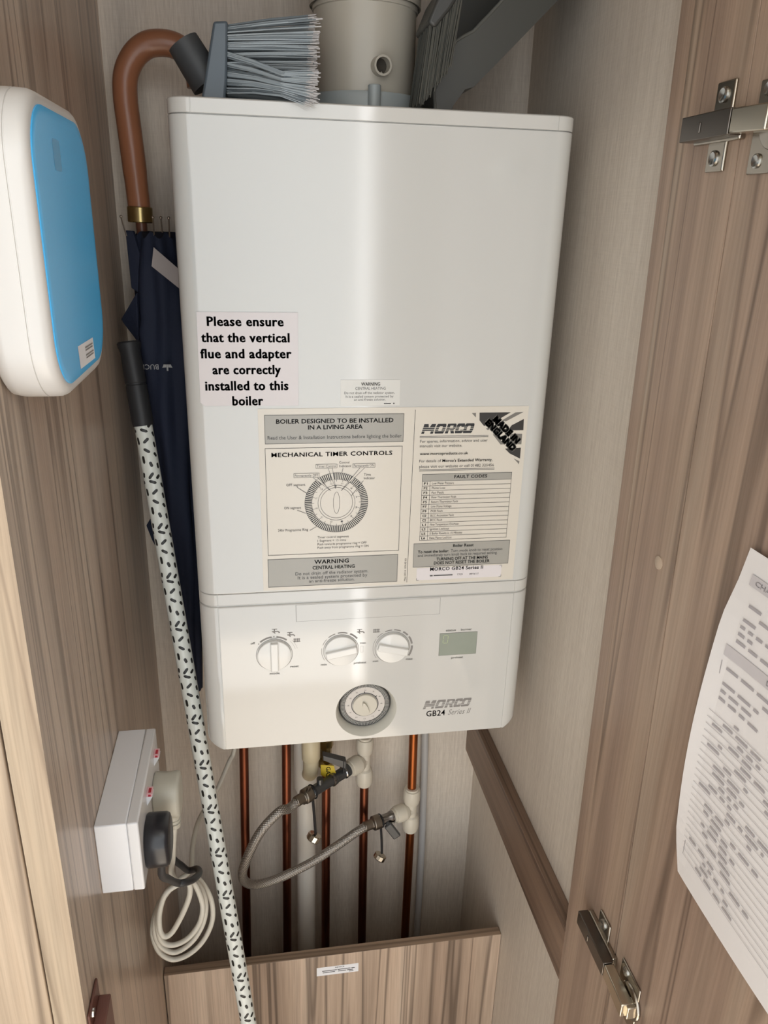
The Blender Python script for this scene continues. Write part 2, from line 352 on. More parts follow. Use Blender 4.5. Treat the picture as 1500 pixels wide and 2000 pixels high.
# right side panel, its back edging and the small gap before the door
def yb(z): return -0.1475 + (z-0.0)*0.0335
def yf(z): return -0.2635 + (z+0.08)*0.0360
zt, zb = 0.66, FL
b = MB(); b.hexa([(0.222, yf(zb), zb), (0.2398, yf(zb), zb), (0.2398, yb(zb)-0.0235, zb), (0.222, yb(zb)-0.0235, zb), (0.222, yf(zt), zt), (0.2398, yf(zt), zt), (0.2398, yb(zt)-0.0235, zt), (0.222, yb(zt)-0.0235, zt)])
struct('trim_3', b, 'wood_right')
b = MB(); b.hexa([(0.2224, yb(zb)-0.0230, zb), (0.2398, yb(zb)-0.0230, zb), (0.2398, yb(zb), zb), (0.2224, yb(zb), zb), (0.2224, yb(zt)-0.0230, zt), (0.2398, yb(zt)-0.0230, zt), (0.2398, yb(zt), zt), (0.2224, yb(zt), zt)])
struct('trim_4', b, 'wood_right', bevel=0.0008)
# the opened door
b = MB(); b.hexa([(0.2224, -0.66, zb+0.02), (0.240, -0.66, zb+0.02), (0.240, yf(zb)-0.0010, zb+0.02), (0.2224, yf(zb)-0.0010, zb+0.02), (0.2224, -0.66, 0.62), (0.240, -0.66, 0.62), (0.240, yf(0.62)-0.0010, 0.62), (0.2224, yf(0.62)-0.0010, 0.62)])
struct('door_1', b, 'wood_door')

# ================================================================ BOILER
boiler = thing('gas_boiler', (0, 0, -0.741), 'white wall-hung gas boiler with round-cornered casing, control knobs and information stickers', 'boiler')
HW, RC, YBK = 0.205, 0.022, 0.262
def outline(z, inset=0.0, hw=HW, notch=False, n=10):
    r = RC - inset; h = hw-inset; pts = [(-h, YBK, z)]
    L = [(-h + r*(1-math.cos(a)), inset + r*(1-math.sin(a)), z) for a in (PI/2*k/n for k in range(n+1))]
    pts += L
    if notch:
        x = h-r
        nt_ = [(-x+0.0002, inset, z), (-x+0.0004, inset+0.0009, z), (-x+0.0010, inset+0.0009, z), (-x+0.0013, inset, z)]
        pts += nt_ + [(-q[0], q[1], z) for q in reversed(nt_)]
    pts += [(-q[0], q[1], q[2]) for q in reversed(L)] + [(h, YBK, z)]
    return pts
b = MB()
b.loft([outline(z, i) for z, i in ((-0.0148, 0.0012), (-0.0152, 0.0003), (-0.0160, 0), (-0.5195, 0), (-0.5205, 0.0003), (-0.5209, 0.0012))])
b.loft([outline(-0.001, 0.0024), outline(-0.545, 0.0024)])
obj('upper_casing', b, ['white_enamel'], boiler, wn=True)
b = MB(); b.loft([outline(z, i, notch=True) for z, i in ((0, 0.0026), (-0.0006, 0.0008), (-0.0016, 0), (-0.0136, 0), (-0.0141, 0.0006))])
obj('top_band', b, ['white_plastic'], boiler, wn=True)
b = MB(); b.loft([outline(z, i, notch=True) for z, i in ((-0.5214, 0.0006), (-0.5219, 0), (-0.5354, 0), (-0.5362, 0.0006), (-0.5366, 0.002))])
obj('lower_band', b, ['white_plastic'], boiler, wn=True)
# control panel: side wings lofted with the rounded lower corners, a flat front pierced for the timer
b = MB(); ZP, ZB_, RB = -0.5382, -0.741, 0.0115
levels = [(ZP, 0.002), (ZP-0.0005, 0.0006), (ZP-0.0014, 0)] + [(ZB_+RB, 0)] + [(ZB_+RB*(1-math.sin(a)), None) for a in (PI/2*k/10 for k in range(1, 10))] + [(ZB_, None)]
full = []
for z, i in levels:
    if i is None:
        tt = (ZB_+RB-z)/RB; dx = 0.0145*(1-math.sqrt(max(0, 1-tt*tt))); kk = 1-dx/(HW-0.1842); full.append([(math.copysign(0.1842+(abs(p[0])-0.1842)*kk, p[0]) if abs(p[0]) > 0.1842 else p[0], p[1], p[2]) for p in outline(z, 0, notch=True)])
    else: full.append(outline(z, i, notch=True))
n = len(full[0]); o0 = len(b.v)
half = n//2
for r in full: b.v += r
for i in range(len(full)-1):
    for j in range(n):
        if j == half-1: continue                      # the flat front strip is made below
        k = (j+1) % n; b.f.append((o0+i*n+j, o0+i*n+k, o0+(i+1)*n+k, o0+(i+1)*n+j)); b.m.append(0)
b.f.append(tuple(o0+j for j in reversed(range(n)))); b.m.append(0)
b.f.append(tuple(o0+(len(full)-1)*n+j for j in range(n))); b.m.append(0)
TX, TZ, TR = -0.0022, -0.6978, 0.0397
xl, xr = full[3][half-1][0], full[3][half][0]
z1_, z0_ = ZP-0.0014, ZB_
for i in range(2):                                    # the rolled top edge of the strip
    b.quad(full[i][half-1], full[i][half], full[i+1][half], full[i+1][half-1])
NC = 64; circ = [(TX+TR*math.cos(2*PI*k/NC), 0.0, TZ+TR*math.sin(2*PI*k/NC)) for k in range(NC)]
def onrect(k):
    a = 2*PI*k/NC; dx, dz = math.cos(a), math.sin(a); t = 1e9
    if dx > 1e-9: t = min(t, (xr-TX)/dx)
    if dx < -1e-9: t = min(t, (xl-TX)/dx)
    if dz > 1e-9: t = min(t, (z1_-TZ)/dz)
    if dz < -1e-9: t = min(t, (z0_-TZ)/dz)
    return (TX+dx*t, 0.0, TZ+dz*t)
rc_ = [onrect(k) for k in range(NC)]
for k in range(NC):
    q = (k+1) % NC; A, B2 = rc_[k], rc_[q]
    if abs(A[0]-B2[0]) > 1e-6 and abs(A[2]-B2[2]) > 1e-6:
        cx = A[0] if abs(A[0]-xl) < 1e-6 or abs(A[0]-xr) < 1e-6 else B2[0]; cz = A[2] if abs(A[2]-z1_) < 1e-6 or abs(A[2]-z0_) < 1e-6 else B2[2]
        b.poly([circ[k], A, (cx, 0.0, cz), B2, circ[q]])
    else: b.quad(circ[k], A, B2, circ[q])
# printed marks on the panel
fr = front(0.00012)
K = [(-0.1178, -0.6064), (-0.0355, -0.6058), (0.0290, -0.6059)]
for cx, cz in K:
    arc(b, cx, cz, 0.0217, 0.0223, 0, 360, fr, 1, 72)
disc(b, K[0][0]+0.0247*math.cos(math.radians(139)), K[0][1]+0.0247*math.sin(math.radians(139)), 0.0008, fr, 1, 12)
disc(b, K[0][0], K[0][1]+0.0252, 0.0008, fr, 1, 12)
arc(b, *K[0], 0.0238, 0.0260, 96, 132, fr, 1); arc(b, *K[0], 0.0238, 0.0260, 52, 83, fr, 1)
arc(b, *K[0], 0.0262, 0.0265, 14, 42, fr, 2); arc(b, *K[0], 0.0288, 0.0291, 14, 42, fr, 2)
arc(b, *K[1], 0.0240, 0.0246, 170, 212, fr, 1); arc(b, *K[1], 0.0240, 0.0247, 138, 160, fr, 1); arc(b, *K[1], 0.0240, 0.0252, 108, 130, fr, 1); arc(b, *K[1], 0.0240, 0.0256, 72, 100, fr, 1); arc(b, *K[1], 0.0240, 0.0262, 38, 64, fr, 1)
frame(b, -0.0112, -0.0078, -0.6105, -0.6015, 0.0003, fr, 2)
arc(b, *K[2], 0.0242, 0.0247, 148, 215, fr, 1); arc(b, *K[2], 0.0240, 0.0248, 120, 142, fr, 1); arc(b, *K[2], 0.0240, 0.0253, 92, 113, fr, 1); arc(b, *K[2], 0.0240, 0.0256, 66, 86, fr, 1)
arc(b, *K[2], 0.0240, 0.0262, 40, 58, fr, 1); arc(b, *K[2], 0.0240, 0.0264, 8, 34, fr, 1); arc(b, *K[2], 0.0240, 0.0266, -32, 2, fr, 1)
def tap(cx, cz, s=1.0):
    rect(b, cx-0.0045*s, cx+0.002*s, cz-0.0005*s, cz+0.0011*s, fr, 1); rect(b, cx-0.0022*s, cx-0.0008*s, cz+0.001*s, cz+0.0034*s, fr, 1)
    rect(b, cx-0.0045*s, cx+0.0018*s, cz+0.0030*s, cz+0.0040*s, fr, 1); arc(b, cx+0.002*s, cz-0.002*s, 0.0015*s, 0.0031*s, 0, 90, fr, 1, 5); line(b, (cx-0.0025*s, cz-0.0004*s), (cx-0.0005*s, cz-0.0022*s), 0.0013*s, fr, 1)
def radiator(cx, cz, s=1.0):
    for k in range(4): rect(b, cx-0.0036*s+k*0.0020*s, cx-0.0023*s+k*0.0020*s, cz-0.0026*s, cz+0.0026*s, fr, 1)
    rect(b, cx-0.0040*s, cx+0.0046*s, cz+0.0014*s, cz+0.0019*s, fr, 1); rect(b, cx-0.0040*s, cx+0.0052*s, cz-0.0021*s, cz-0.0016*s, fr, 1)
tap(-0.1155, -0.5745); tap(-0.0971, -0.5802); radiator(-0.0904, -0.5879); tap(-0.0114, -0.5815); radiator(0.0082, -0.5810)
for s, u0, u1, v, c, bo, sh in (('off', -0.146, -0.1407, -0.5901, 0.0029, 0, 0), ('reset', -0.0986, -0.0882, -0.626, 0.003, 0, 0), ('mode', -0.124, -0.112, -0.6343, 0.003, 0, 0), ('max', -0.0119, -0.0046, -0.5983, 0.0026, 0, 0),
        ('preheat', -0.0192, -0.0036, -0.6267, 0.003, 0, 0), ('min', -0.0608, -0.0534, -0.6263, 0.003, 0, 0), ('max', 0.0473, 0.056, -0.6258, 0.0031, 0, 0), ('min', 0.0048, 0.0115, -0.6259, 0.003, 0, 0),
        ('status', 0.0974, 0.1103, -0.5878, 0.003, 0, 0), ('burner', 0.1171, 0.1311, -0.5879, 0.003, 0, 0), ('preheat', 0.1064, 0.122, -0.6281, 0.003, 0, 0), ('GB24', 0.0777, 0.1029, -0.7138, 0.0084, 2, 0), ('Series II', 0.1066, 0.1382, -0.7136, 0.0081, 0, 0.3)):
    text(b, s, u0, u1, v, c, fr, 1 if bo or sh else 2, max(bo, 0 if sh else 1), sh)
maker_logo(b, 0.0725, 0.1387, -0.7022, 0.0128, fr, 1)
obj('control_panel', b, ['white_plastic', 'print_grey', 'print_light'], boiler)
# hinged flap above the knobs
b = MB(); b.box(-0.0903, 0.0874, -0.0005, 0.0002, -0.5618, -0.5398)
f3 = front(0.00015); rect(b, -0.0908, -0.0903, -0.5622, -0.5396, f3, 1); rect(b, 0.0874, 0.0879, -0.5622, -0.5396, f3, 1); rect(b, -0.0908, 0.0879, -0.5623, -0.5618, f3, 1)
obj('flap', b, ['white_plastic', 'seam_dark'], boiler)
# three rotary knobs
def knob(cx, cz, tilt):
    b = MB(); o = (cx, 0.0, cz)
    b.lathe([(0.0206, 0), (0.0206, 0.0030), (0.0200, 0.0038), (0.0150, 0.0044), (0.0001, 0.0050)], (cx, -0.0001, cz), (0, -1, 0), 48)
    k = obj('knob', b, 'knob_plastic', boiler, org=o)
    b = MB(); c, s = math.cos(math.radians(tilt)), math.sin(math.radians(tilt))
    b.obox((cx, -0.0058, cz), (c*0.0194, 0, s*0.0194), (0, 0.0034, 0), (-s*0.0046, 0, c*0.0046))
    obj('knob_grip', b, 'knob_plastic', k, bevel=0.0012, seg=3)
    return k
knob(*K[0], 90); knob(*K[1], 11); knob(*K[2], -14)
# status display
b = MB(); rect(b, 0.0899, 0.1384, -0.6222, -0.5906, front(0.00035), 0); b.box(0.0895, 0.1388, -0.0003, 0.0002, -0.6226, -0.5902, 1)
f4 = front(0.0005)
for a_, c_ in (((0.0950, -0.5935), (0.1000, -0.5935)), ((0.0945, -0.5940), (0.0944, -0.5985)), ((0.0943, -0.5995), (0.0942, -0.6038)), ((0.0948, -0.6043), (0.0998, -0.6043)), ((0.1004, -0.5995), (0.1003, -0.6038)), ((0.1005, -0.5940), (0.1005, -0.5985))):
    line(b, a_, c_, 0.0007, f4, 2)
obj('status_display', b, ['lcd', 'seam_dark', 'lcd_digit'], boiler)
# mechanical timer, sunk in its dish
b = MB(); b.lathe([(TR, 0), (TR-0.0005, 0.0006), (0.0346, 0.0130), (0.0346, 0.0190)], (TX, -0.0001, TZ), (0, 1, 0), 64, cap=False)
b.poly([(TX+0.0348*math.cos(2*PI*k/48), 0.0189, TZ+0.0348*math.sin(2*PI*k/48)) for k in range(48)], 1)
dish = obj('timer_dish', b, ['dish', 'dial_dark'], boiler, org=(TX, 0, TZ))
b = MB(); b.lathe([(0.0338, 0.0), (0.0338, -0.0040), (0.0330, -0.0050), (0.0318, -0.0050)], (TX, 0.0185, TZ), (0, 1, 0), 64, 1, cap=False)
fd = lambda u, v: (u, 0.0148, v)
disc(b, TX, TZ, 0.0325, fd, 1, 64)
for k in range(96):
    a = 2*PI*k/96; c, s = math.cos(a), math.sin(a); w_ = 0.00050
    b.obox((TX+0.0294*c, 0.0140, TZ+0.0294*s), (0.0025*c, 0, 0.0025*s), (0, 0.0010, 0), (-w_*s, 0, w_*c), 2)
fe = lambda u, v: (u, 0.0138, v)
disc(b, TX, TZ, 0.0264, fe, 0, 64)
ff = lambda u, v: (u, 0.0136, v)
for k in range(24):
    a = 2*PI*k/24; c, s = math.cos(a), math.sin(a)
    line(b, (TX+0.0252*c, TZ+0.0252*s), (TX+0.0262*c, TZ+0.0262*s), 0.0003, ff, 1)
    if k % 2 == 0:
        t_ = str((24-(k*1-6)) % 24 or 24); text(b, t_, TX+0.0220*c-0.0013, TX+0.0220*c+0.0013, TZ+0.0220*s-0.0009, 0.0018, ff, 1)
arc(b, TX, TZ, 0.0170, 0.0180, 0, 360, ff, 1, 60)
for a in (92, 38): line(b, (TX+0.0176*math.cos(math.radians(a)), TZ+0.0176*math.sin(math.radians(a))), (TX+0.0200*math.cos(math.radians(a)), TZ+0.0200*math.sin(math.radians(a))), 0.0012, ff, 1)
dial = obj('timer_dial', b, ['dial_face', 'dial_dark', 'dial_tappet'], boiler, org=(TX, 0.0148, TZ))
b = MB(); b.lathe([(0.0162, 0), (0.0162, 0.0022), (0.0154, 0.0030), (0.0001, 0.0030)], (TX, 0.0136, TZ), (0, -1, 0), 48)
tilt = math.radians(-68); c, s = math.cos(tilt), math.sin(tilt)
P2 = []
for k in range(24):
    a = 2*PI*k/24; e, g = 0.0105*math.cos(a), 0.0030*math.sin(a); P2.append((TX+0.001+e*c-g*s, 0.0108, TZ-0.003+e*s+g*c))
b.loft([P2, [((p[0]-TX)*0.9+TX, 0.0072, (p[2]-TZ)*0.9+TZ) for p in P2]])
obj('timer_knob', b, 'dial_knob', dial)

# ---- stickers on the casing
b = MB(); fp = front(0.0006)
pp = [(-0.1873, -0.1972), (-0.0838, -0.1970), (-0.0843, -0.2959), (-0.1840, -0.2955), (-0.1885, -0.2915)]
b.poly([(x, -0.0006, z) for x, z in reversed(pp)]); b.poly([(x, -0.0002, z) for x, z in pp])
for s, u0, u1, v, c in (('Please ensure', -0.1772, -0.0989, -0.211, 0.0091), ('that the vertical', -0.1838, -0.093, -0.2276, 0.0092), ('flue and adapter', -0.1856, -0.0912, -0.2443, 0.0094), ('are correctly', -0.174, -0.1028, -0.2612, 0.0095), ('installed to this', -0.1824, -0.0951, -0.2784, 0.0097), ('boiler', -0.1548, -0.1224, -0.2948, 0.0097)):
    text(b, s, u0, u1, v, c, front(0.0008), 1, 3)
setp(obj('notice_sticker', b, ['paper', 'ink'], boiler, org=(-0.136, -0.0006, -0.246)), 'large white paper notice about the vertical flue and adapter')
b = MB(); b.box(-0.0384, 0.0279, -0.0005, -0.0001, -0.2968, -0.2680)
for s, u0, u1, v, c, bo in (('WARNING', -0.0157, 0.0052, -0.2744, 0.0036, 1), ('CENTRAL HEATING', -0.0221, 0.0116, -0.2789, 0.003, 0), ('Do not drain off the radiator system.', -0.0342, 0.0219, -0.2836, 0.0027, 0), ('It is a sealed system protected by', -0.0325, 0.0206, -0.2876, 0.0027, 0), ('an anti-freeze solution.', -0.0233, 0.0119, -0.2911, 0.0026, 0)):
    text(b, s, u0, u1, v, c, front(0.0007), 1, bo)
line(b, (0.0100, -0.2944), (0.0180, -0.2944), 0.0010, front(0.0007), 1); disc(b, 0.0212, -0.2944, 0.0009, front(0.0007), 1, 10)
setp(obj('warning_sticker', b, ['label_clear', 'ink_soft'], boiler, org=(-0.005, -0.0005, -0.282)), 'small warning sticker printed with five lines of small type')
b = MB(); b.box(-0.1285, 0.1788, -0.0005, -0.0001, -0.5186, -0.2990)
f1, f2, f5 = front(0.0007), front(0.0009), front(0.0011)
rect(b, -0.1217, 0.0334, -0.3387, -0.3059, f1, 1); frame(b, -0.1217, 0.0334, -0.3387, -0.3059, 0.0005, f2, 3)
frame(b, -0.1220, 0.0328, -0.4731, -0.3435, 0.0005, f2, 3)
rect(b, -0.1226, 0.0321, -0.5142, -0.4780, f1, 1); frame(b, -0.1226, 0.0321, -0.5142, -0.4780, 0.0005, f2, 3)
line(b, (0.0460, -0.3019), (0.0442, -0.5161), 0.0005, f1, 2)
LT = [('BOILER DESIGNED TO BE INSTALLED', -0.1089, 0.0213, -0.3157, 0.0048, 1), ('IN A LIVING AREA', -0.0742, -0.0133, -0.3227, 0.0047, 1), ('Read the User & Installation Instructions before lighting the boiler', -0.1187, 0.0311, -0.3336, 0.004, 0), ('MECHANICAL TIMER CONTROLS', -0.1149, 0.0211, -0.3538, 0.0048, 2),
 ('Control', -0.0394, -0.0279, -0.3629, 0.0027, 0), ('Indicator', -0.0393, -0.0255, -0.3672, 0.0027, 0), ('Time', -0.011, -0.003, -0.3781, 0.0028, 0), ('Indicator', -0.0109, 0.0019, -0.3824, 0.0028, 0), ('OFF segment', -0.0993, -0.078, -0.3883, 0.0029, 0), ('ON segment', -0.1022, -0.0829, -0.416, 0.003, 0), ('24hr Programme Ring', -0.1098, -0.0752, -0.4434, 0.0031, 0),
 ('Timer control segments', -0.0643, -0.0276, -0.4536, 0.0027, 0), ('1 Segment = 15 mins', -0.0643, -0.0308, -0.458, 0.0027, 0), ('Push towards programme ring = OFF', -0.0643, -0.0064, -0.4625, 0.0028, 0), ('Push away from programme ring = ON', -0.0644, -0.0039, -0.4668, 0.0028, 0),
 ('WARNING', -0.0681, -0.0273, -0.4859, 0.0049, 2), ('CENTRAL HEATING', -0.0703, -0.0202, -0.4931, 0.0042, 1), ('Do not drain off the radiator system.', -0.0906, -0.0036, -0.5, 0.004, 0), ('It is a sealed system protected by', -0.0879, -0.0047, -0.5053, 0.0041, 0), ('an anti-freeze solution.', -0.0746, -0.02, -0.5101, 0.0038, 0),
 ('For spares, information, advice and user', 0.0529, 0.1325, -0.3402, 0.0032, 0), ('manuals visit our website.', 0.0529, 0.1026, -0.3457, 0.0032, 0), ('www.morcoproducts.co.uk', 0.0533, 0.1102, -0.3549, 0.0031, 1), ('For details of', 0.053, 0.0787, -0.3637, 0.0033, 0), ("Morco's Extended Warranty,", 0.0803, 0.1402, -0.3637, 0.0033, 1), ('please visit our website or call 01482 325456', 0.0533, 0.1425, -0.3704, 0.0033, 0),
 ('FAULT CODES', 0.0958, 0.1352, -0.3838, 0.0038, 2), ('Boiler Reset', 0.0994, 0.1249, -0.4714, 0.0037, 1), ('To reset the boiler:', 0.0564, 0.0944, -0.4780, 0.0036, 1), ('Turn mode knob to reset position', 0.097, 0.1618, -0.4780, 0.0036, 0), ('and immediately turn knob back to required setting.', 0.0563, 0.1558, -0.4828, 0.0036, 0), ('TURNING OFF AT THE MAINS', 0.0795, 0.1441, -0.4885, 0.0038, 1), ('DOES NOT RESET THE BOILER', 0.0767, 0.1467, -0.4937, 0.0039, 1),
 ('MORCO GB24 Series II', 0.0726, 0.139, -0.5019, 0.0044, 2), ('T729', 0.1066, 0.1137, -0.5095, 0.0021, 0), ('08/06/17', 0.1222, 0.134, -0.5095, 0.0021, 0)]
heavy = ('BOILER DESIGNED TO BE INSTALLED', 'MECHANICAL TIMER CONTROLS', 'WARNING', 'FAULT CODES', 'MORCO GB24 Series II', 'IN A LIVING AREA')
rect(b, 0.0508, 0.1707, -0.4964, -0.4651, f1, 1); frame(b, 0.0508, 0.1707, -0.4964, -0.4651, 0.0004, f2, 3)
for s, u0, u1, v, c, bo in LT: text(b, s, u0, u1, v, c, f5, 2 if s in heavy else 3, bo)
line(b, (0.0726, -0.5085), (0.0760, -0.5085), 0.0016, f5, 3); line(b, (0.0772, -0.5085), (0.1010, -0.5085), 0.0014, f5, 3)
tv = lambda u, v: (0.0425 - v, -0.0011, u)
text(b, 'May 2014  ISSUE 03', -0.5140, -0.4840, 0.0, 0.0020, tv, 3)
for (pu, pv), (qu, qv) in (((-0.0873, -0.3897), (-0.0757, -0.3980)), ((-0.0876, -0.4176), (-0.0777, -0.4217)), ((-0.0732, -0.4432), (-0.0654, -0.4387)), ((-0.0349, -0.3684), (-0.0366, -0.3745)), ((-0.0114, -0.3840), (-0.0251, -0.4020))):
    line(b, (pu, pv), (qu, qv), 0.0005, f5, 3)
DX, DZ = -0.0422, -0.4100
arc(b, DX, DZ, 0.0362, 0.0366, 0, 360, f2, 3, 72); arc(b, DX, DZ, 0.0283, 0.0286, 0, 360, f2, 3, 72); arc(b, DX, DZ, 0.0212, 0.0216, 0, 360, f2, 3, 60); arc(b, DX, DZ, 0.0184, 0.0188, 0, 360, f2, 3, 60)
for k in range(96): arc(b, DX, DZ, 0.0286, 0.0362, k*3.75, k*3.75+2.0, f1, 2, 1)
for k in range(24):
    a = math.radians(k*15); line(b, (DX+0.0258*math.cos(a), DZ+0.0258*math.sin(a)), (DX+0.0283*math.cos(a), DZ+0.0283*math.sin(a)), 0.0004, f2, 3)
    if k % 2: text(b, str((k*1+5) % 24 + 1), DX+0.0240*math.cos(a)-0.0012, DX+0.0240*math.cos(a)+0.0012, DZ+0.0240*math.sin(a)-0.001, 0.0019, f2, 3)
el = [(DX+0.0036*math.cos(2*PI*k/40), DZ+0.0132*math.sin(2*PI*k/40)) for k in range(41)]
for k in range(40): line(b, el[k], el[k+1], 0.0004, f2, 3)
line(b, (DX-0.0007, DZ+0.0215), (DX-0.0007, DZ+0.0190), 0.0016, f2, 3, 0.0002)
for (a0_, tip, a1_) in (((-0.0692, -0.3786), (-0.0488, -0.3951), (-0.0640, -0.3789)), ((-0.0518, -0.3683), (-0.0433, -0.3928), (-0.0471, -0.3684)), ((-0.0155, -0.3683), (-0.0370, -0.3954), (-0.0102, -0.3684))):
    b.poly([f2(*a0_), f2(*tip), f2(*a1_)], 0); line(b, a0_, tip, 0.0004, f5, 3); line(b, a1_, tip, 0.0004, f5, 3)
for (u0, u1, v0, v1, s) in ((-0.0908, -0.0619, -0.3785, -0.3734, 'Permanently OFF'), (-0.0660, -0.0417, -0.3680, -0.3632, 'Timer Control'), (-0.0240, 0.0017, -0.3683, -0.3634, 'Permanently ON')):
    rect(b, u0, u1, v0, v1, f2, 0); frame(b, u0, u1, v0, v1, 0.00035, f5, 3); text(b, s, u0+0.0012, u1-0.0012, v0+0.0011, 0.0029, f5, 3)
for v in (-0.3329, -0.3344): rect(b, 0.0523, 0.1332, v-0.0003, v+0.0003, f1, 3)
for v in (-0.3726, -0.3741): rect(b, 0.0534, 0.1436, v-0.0003, v+0.0003, f1, 3)
maker_logo(b, 0.0538, 0.1166, -0.3298, 0.0114, f1, 2)
rows = ('F1', 'Low Water Pressure'), ('F2', 'Flame Loss'), ('F3', 'Fan Fault'), ('F4', 'Flow Thermistor Fault'), ('F5', 'Return Thermistor Fault'), ('F7', 'Low Mains Voltage'), ('F9', 'PCB Fault'), ('C0', 'BCC Activation Fault'), ('C2', 'BCC Fault'), ('L1', 'Flow Temperature Overheat'), ('L2', 'Ignition Lockout'), ('L5', '5 Boiler Resets in 15 Minutes'), ('L6', 'False Flame Lockout')
rect(b, 0.0575, 0.1655, -0.3868, -0.3781, f1, 4); frame(b, 0.0575, 0.1655, -0.4615, -0.3781, 0.0004, f2, 3)
rh = (0.4615-0.3868)/13
for k, (c_, s_) in enumerate(rows):
    v = -0.3868-rh*(k+1); rect(b, 0.0575, 0.1655, v+rh-0.0002, v+rh+0.0002, f2, 3)
    text(b, c_, 0.0598, 0.0642, v+0.0017, 0.0027, f5, 2, 1); text(b, s_, 0.0695, 0.0695+0.00128*len(s_)+0.003, v+0.0017, 0.0027, f5, 3)
rect(b, 0.0668, 0.0672, -0.4615, -0.3868, f2, 3)
rect(b, 0.0559, 0.1630, -0.5140, -0.4980, f1, 5)
for u, v, du, dv in ((0.0560, -0.5138, 1, 1), (0.1628, -0.5138, -1, 1), (0.1628, -0.4984, -1, -1)):
    line(b, (u, v), (u+0.0028*du, v), 0.0004, f5, 3); line(b, (u, v), (u, v+0.0028*dv), 0.0004, f5, 3)
FLAG = [([(0.1116, -0.3065), (0.1165, -0.3062), (0.1168, -0.3117)], 7), ([(0.1207, -0.306), (0.1576, -0.3061), (0.1355, -0.3193), (0.127, -0.3217), (0.1213, -0.3151)], 6), ([(0.1634, -0.3063), (0.1729, -0.3059), (0.1527, -0.3167), (0.1479, -0.3155)], 7), ([(0.1741, -0.3141), (0.1747, -0.3274), (0.1560, -0.3275), (0.1601, -0.3214)], 6), ([(0.1590, -0.3313), (0.1737, -0.3317), (0.1739, -0.3443), (0.1600, -0.344)], 7),
        ([(0.1382, -0.3318), (0.1418, -0.3323), (0.1533, -0.3439), (0.1486, -0.3441)], 7), ([(0.1296, -0.325), (0.1346, -0.3227), (0.1354, -0.3251), (0.132, -0.3267)], 7), ([(0.1543, -0.3492), (0.1737, -0.3484), (0.1738, -0.3618), (0.1607, -0.3552)], 6), ([(0.166, -0.3613), (0.1735, -0.365), (0.1732, -0.3686)], 7)]
for p, mi in FLAG: b.poly([f1(*q) for q in reversed(p)], mi)
def slant(p, q):
    L = math.hypot(q[0]-p[0], q[1]-p[1]); ex, ez = (q[0]-p[0])/L, (q[1]-p[1])/L
    def mk(eps, du=0, dv=0): return lambda u, v: (p[0]+ex*(u+du)-ez*(v+dv), -eps, p[1]+ez*(u+du)+ex*(v+dv))
    return L, mk
for s, p, q in (('MADE IN', (0.1372, -0.3152), (0.1672, -0.3432)), ('ENGLAND', (0.1282, -0.3188), (0.1632, -0.3522))):
    L, mk = slant(p, q)
    for du in (-0.0011, 0, 0.0011):
        for dv in (-0.0010, 0, 0.0010): text(b, s, 0, L, 0, 0.0066, mk(0.0009+0.00002*(du > 0)+0.00001*(dv > 0), du, dv), 0, 2)
    for du in (-0.0002, 0.0002):
        for dv in (-0.0002, 0.0002): text(b, s, 0, L, 0, 0.0066, mk(0.0013+0.00001*(du > 0), du, dv), 2, 1)
setp(obj('instruction_sticker', b, ['label_paper', 'label_grey', 'ink', 'ink_soft', 'label_grey', 'paper', 'flag_dark', 'flag_grey'], boiler, org=(0.025, -0.0005, -0.41)), 'wide cream sticker with timer diagram, fault code table and maker logo')

# ================================================================ FLUE
flue = thing('flue_pipe', (0, 0.13, 0.0), 'cream vertical flue pipe rising from the top of the white boiler', 'flue')
b = MB(); b.lathe([(0.0556, 0.012), (0.0556, 0.104), (0.0572, 0.1045), (0.0572, 0.1085), (0.0556, 0.109), (0.0556, 0.36)], (0, 0.13, 0), (0, 0, 1), 64); obj('pipe', b, 'flue_cream', flue)
b = MB(); b.lathe([(0.0590, 0.1100), (0.0600, 0.1085), (0.0600, 0.359), (0.0590, 0.36)], (0, 0.13, 0), (0, 0, 1), 64); obj('upper_socket', b, 'flue_cream', flue)
b = MB(); b.lathe([(0.0668, 0.0005), (0.0668, 0.0190), (0.0655, 0.0215), (0.0560, 0.0225)], (0, 0.13, 0), (0, 0, 1), 64, cap=False); col = obj('base_collar', b, 'flue_grey', flue)
b = MB(); b.lathe([(0.0068, 0.0008), (0.0068, 0.0262), (0.0060, 0.0270)], (0.002, 0.0630, 0), (0, 0, 1), 20); obj('collar_clip', b, 'flue_grey', col)
b = MB(); dr = Vector((0.010, -0.0540, -0.003)).normalized(); c0 = Vector((-0.0015, 0.13, 0.0490)) + dr*0.050
b.lathe([(0.0096, 0), (0.0096, 0.0175), (0.0076, 0.0175), (0.0076, 0.006)], c0, dr, 28, cap=False); q = c0+dr*0.0062; u = dr.orthogonal().normalized(); w2 = dr.cross(u)
b.poly([q+u*0.0078*math.cos(2*PI*k/24)+w2*0.0078*math.sin(2*PI*k/24) for k in range(24)], 1); obj('test_port', b, ['flue_cream', 'hole_dark'], flue)

